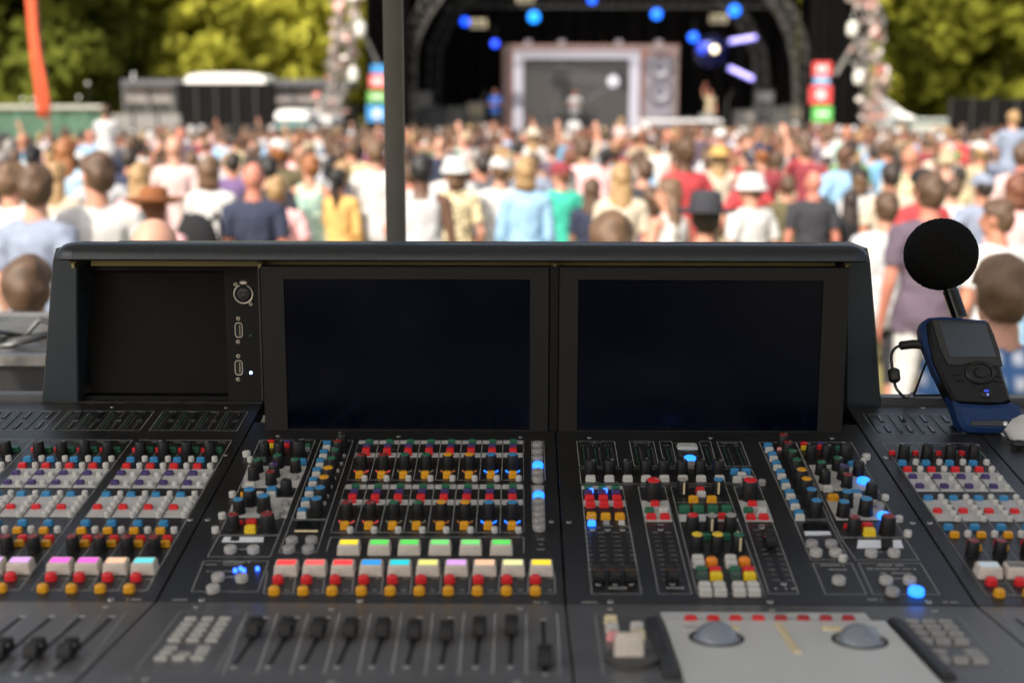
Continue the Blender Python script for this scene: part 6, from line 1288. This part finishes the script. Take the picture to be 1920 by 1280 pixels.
# backpack of the woman in white
q = atY(364, 395, 8.78); b = MB(); b.sphere((0, 0, 0), .155, .09, .22, 20, 14); b.box(-.10, .10, -.12, -.05, -.16, .02, b=.02)
for sx in (-1, 1): b.tube([(sx*.10, .04, .16), (sx*.11, .16, .2), (sx*.12, .26, .08), (sx*.12, .14, -.16), (sx*.10, .04, -.16)], .018, 6)
o = b.obj('backpack', CLO['black'], None, (atY(392, 395, 8.78).x - .10, 8.80, 1.22)); tag(o, 'black backpack on the back of the woman with the sandy bob', 'backpack')

# filler crowd: each one a person of their own
pr = random.Random(21)
ZON = [(150, 'under green fence'), (330, 'under grey fence'), (520, 'under left black fence'), (620, 'under left tower'), (725, 'under left signs'), (830, 'right of pole'), (950, 'under left arch'), (1110, 'under grey screen'), (1280, 'under speaker cones'), (1440, 'under lilac tubes'), (1560, 'under right signs'), (1680, 'under right tower'), (1790, 'under white tent'), (2100, 'under right black fence')]
def zone_of(px): return next(t for a, t in ZON if px < a)
SHW = ['white']*3 + ['cream', 'charcoal', 'navy', 'plum', 'grey', 'denim', 'brown', 'maroon', 'olive', 'black', 'charcoal', 'navy', 'grey', 'lightgrey', 'lightgrey', 'greyblue', 'blue', 'denim', 'teal', 'red', 'maroon', 'pink', 'palepink', 'brown', 'palepink', 'khaki', 'purple', 'plum', 'green', 'olive', 'mint', 'khaki', 'skyblue', 'stripe', 'floral', 'wprint']
SHN = dict(lightgrey='light grey', greyblue='grey blue', denim='denim blue', palepink='pale pink', skyblue='sky blue', stripe='dark striped', floral='yellow floral', wprint='monochrome print', cream='cream')
HRW = ['brown']*8 + ['dark']*5 + ['blond']*2 + ['sandy']*3 + ['auburn', 'grey', 'auburn', 'black', 'ginger']
def fill(n, d0, d1):
    tries = 0; made = 0
    while made < n and tries < n*60:
        tries += 1; d = math.sqrt(pr.uniform(d0*d0, d1*d1)); px = pr.uniform(-25, 1945); x = W(px, 230, d).x
        md = .50 + .012*d*(d < 14)
        if any(abs(x - a) < md and abs(d - c) < md*1.05 and (x - a)**2 + (d - c)**2 < md*md for a, c in PLACED): continue
        if d < 13 and any(abs(x/d - a/c) < .022 and c > d for a, c in PLACED[:46]): continue      # keep the known people in view
        woman = pr.random() < .48; pose = pr.choice(('wdown', 'wdown', 'wfront')) if woman else pr.choice(('down', 'down', 'turn', 'front', 'hips'))
        if pr.random() < .015: pose = pr.choice(('raise', 'cheer'))
        h = pr.gauss(1.64, .06) if woman else pr.gauss(1.76, .07); hr = pr.choice(HRW); hs = pr.choice(('longhair', 'longhair', 'bob', 'tail', 'bun')) if woman else pr.choice(('short', 'short', 'short', 'short', 'bald')); sh = pr.choice(SHW)
        hat = None; hc = None
        if pr.random() < .11: hat, hc = pr.choice((('cap', 'white'), ('cap', 'navy'), ('cap', 'black'), ('straw', 'cream'), ('straw', 'khaki'), ('bucket', 'white'), ('fedora', 'brown'), ('bucket', 'khaki')))
        top = pr.choice(('tee', 'tee', 'tank', 'long')) if woman else pr.choice(('tee', 'tee', 'tee', 'long'))
        hair_w = {'longhair': 'long %s hair', 'bob': '%s bob', 'tail': '%s ponytail', 'bun': '%s bun', 'short': 'short %s hair', 'bald': 'bald head'}[hs]; hair_w = hair_w % hr if '%' in hair_w else hair_w
        dep = 'near' if d < 14 else 'midway' if d < 19 else 'far'
        lb = 'person, %s, %s %s%s, %s %s' % (hair_w, SHN.get(sh, sh), {'tee': 't-shirt', 'tank': 'tank top', 'long': 'shirt'}[top], '' if not hat else ' and %s %s' % (hc, {'cap': 'cap', 'straw': 'sunhat', 'bucket': 'bucket hat', 'fedora': 'felt hat'}[hat]), dep, zone_of(px))
        if lb in SEEN or len(lb.split()) > 16: continue
        person(x, d, h, pose, pr.choice((0, 0, 1, 1, 2, 2, 5, 4, 3) if pr.random() < .6 else (0, 1, 2, 5)), hr, hs, sh, top, pr.choice(('charcoal', 'navy', 'denim', 'khaki', 'black', 'greyblue')), pr.choice(('trousers', 'shorts')), lb, R(pr.gauss(0, 16)), hat, hc); made += 1
fill(34, 9.5, 13); fill(80, 13, 19); fill(115, 19, 26)
# the mass of heads further forward, too many and too small to tell apart
def far_crowd():
    protos = []
    for k in ('down', 'wdown', 'front', 'wfront', 'raise'):
        B = body_of(k); me = bpy.data.meshes.new('t'); me.from_pydata(B['co'].tolist(), [], B['F'].tolist()); m = decim(me, .045); co = np.empty(len(m.vertices)*3); m.vertices.foreach_get('co', co); co = co.reshape(-1, 3); m.calc_loop_triangles(); T = np.empty(len(m.loop_triangles)*3, int); m.loop_triangles.foreach_get('vertices', T); T = T.reshape(-1, 3); C = co[T].mean(1)
        loc = (C - np.array(B['H'])) @ np.array(B['hm']); cls = np.zeros(len(T), int)                      # 0 skin 1 shirt 2 trousers 3 hair
        cls[(C[:, 2] < 1.45) & (np.abs(C[:, 0]) < .2)] = 1; cls[(C[:, 2] > 1.22) & (C[:, 2] < 1.46)] = 1; cls[C[:, 2] < .9] = 2; cls[(np.linalg.norm(loc, axis=1) < .16) & (loc[:, 2] > -.06 + np.maximum(0, loc[:, 1] + .05)*1.0)] = 3; co2 = co.copy()
        hv = np.unique(T[cls == 3]); Hn = np.array(B['H']); co2[hv] = Hn + (co2[hv] - Hn)*1.12; protos.append((co2, T, cls))
    mats = [SKIN[0], SKIN[1], SKIN[2], SKIN[4]] + [CLO[k] for k in ('white', 'brown', 'charcoal', 'navy', 'grey', 'red', 'palepink', 'blue', 'olive', 'pink', 'maroon', 'plum', 'greyblue', 'lightgrey')] + [HAIR[k] for k in ('brown', 'dark', 'blond', 'sandy', 'auburn', 'ginger')]
    V_ = []; F_ = []; MI = []; n0 = 0; q = np.random.RandomState(4); pos = []
    while len(pos) < 560:
        d = math.sqrt(q.uniform(26.5**2, 45.5**2)); px = q.uniform(-30, 1950)
        if px < 180 and d > 33: continue
        if (px < 520 and d > 41) or (px > 1640 and d > 38): continue
        x = W(px, 230, d).x
        if any(abs(x - a) < .42 and abs(d - c) < .42 for a, c in pos): continue
        pos.append((x, d))
    for x, d in pos:
        co, T, cls = protos[q.choice(5, p=(.34, .34, .15, .15, .02))]; s = q.normal(1.71, .075)/1.757; a = q.normal(0, .25); rot = np.array(((math.cos(a), math.sin(a), 0), (-math.sin(a), math.cos(a), 0), (0, 0, 1)))
        V_.append((co @ rot)*s + [x, d, 0]); F_.append(T + n0); n0 += len(co); lut = np.array([q.randint(0, 4), 4 + q.randint(0, 14), 4 + q.choice((2, 3, 7)), 18 + q.choice((0, 0, 0, 0, 1, 1, 1, 2, 3, 3, 4, 4))])
        if q.rand() < .08: lut[3] = 4 + q.choice((0, 0, 4, 13))
        MI.append(lut[cls])
    V_ = np.concatenate(V_); F_ = np.concatenate(F_); MI = np.concatenate(MI); me = bpy.data.meshes.new('far_crowd'); nf = len(F_); me.vertices.add(len(V_)); me.vertices.foreach_set('co', V_.ravel()); me.loops.add(nf*3); me.loops.foreach_set('vertex_index', F_.ravel()); me.polygons.add(nf); me.polygons.foreach_set('loop_start', np.arange(nf)*3); me.polygons.foreach_set('loop_total', np.full(nf, 3))
    for m in mats: me.materials.append(m)
    me.polygons.foreach_set('material_index', MI.astype(np.int32)); me.polygons.foreach_set('use_smooth', [True]*nf); me.update(); me.validate(); tag(put('far_crowd', me), 'dense far crowd of small heads packed in front of the stage', 'crowd', kind='stuff')
far_crowd()
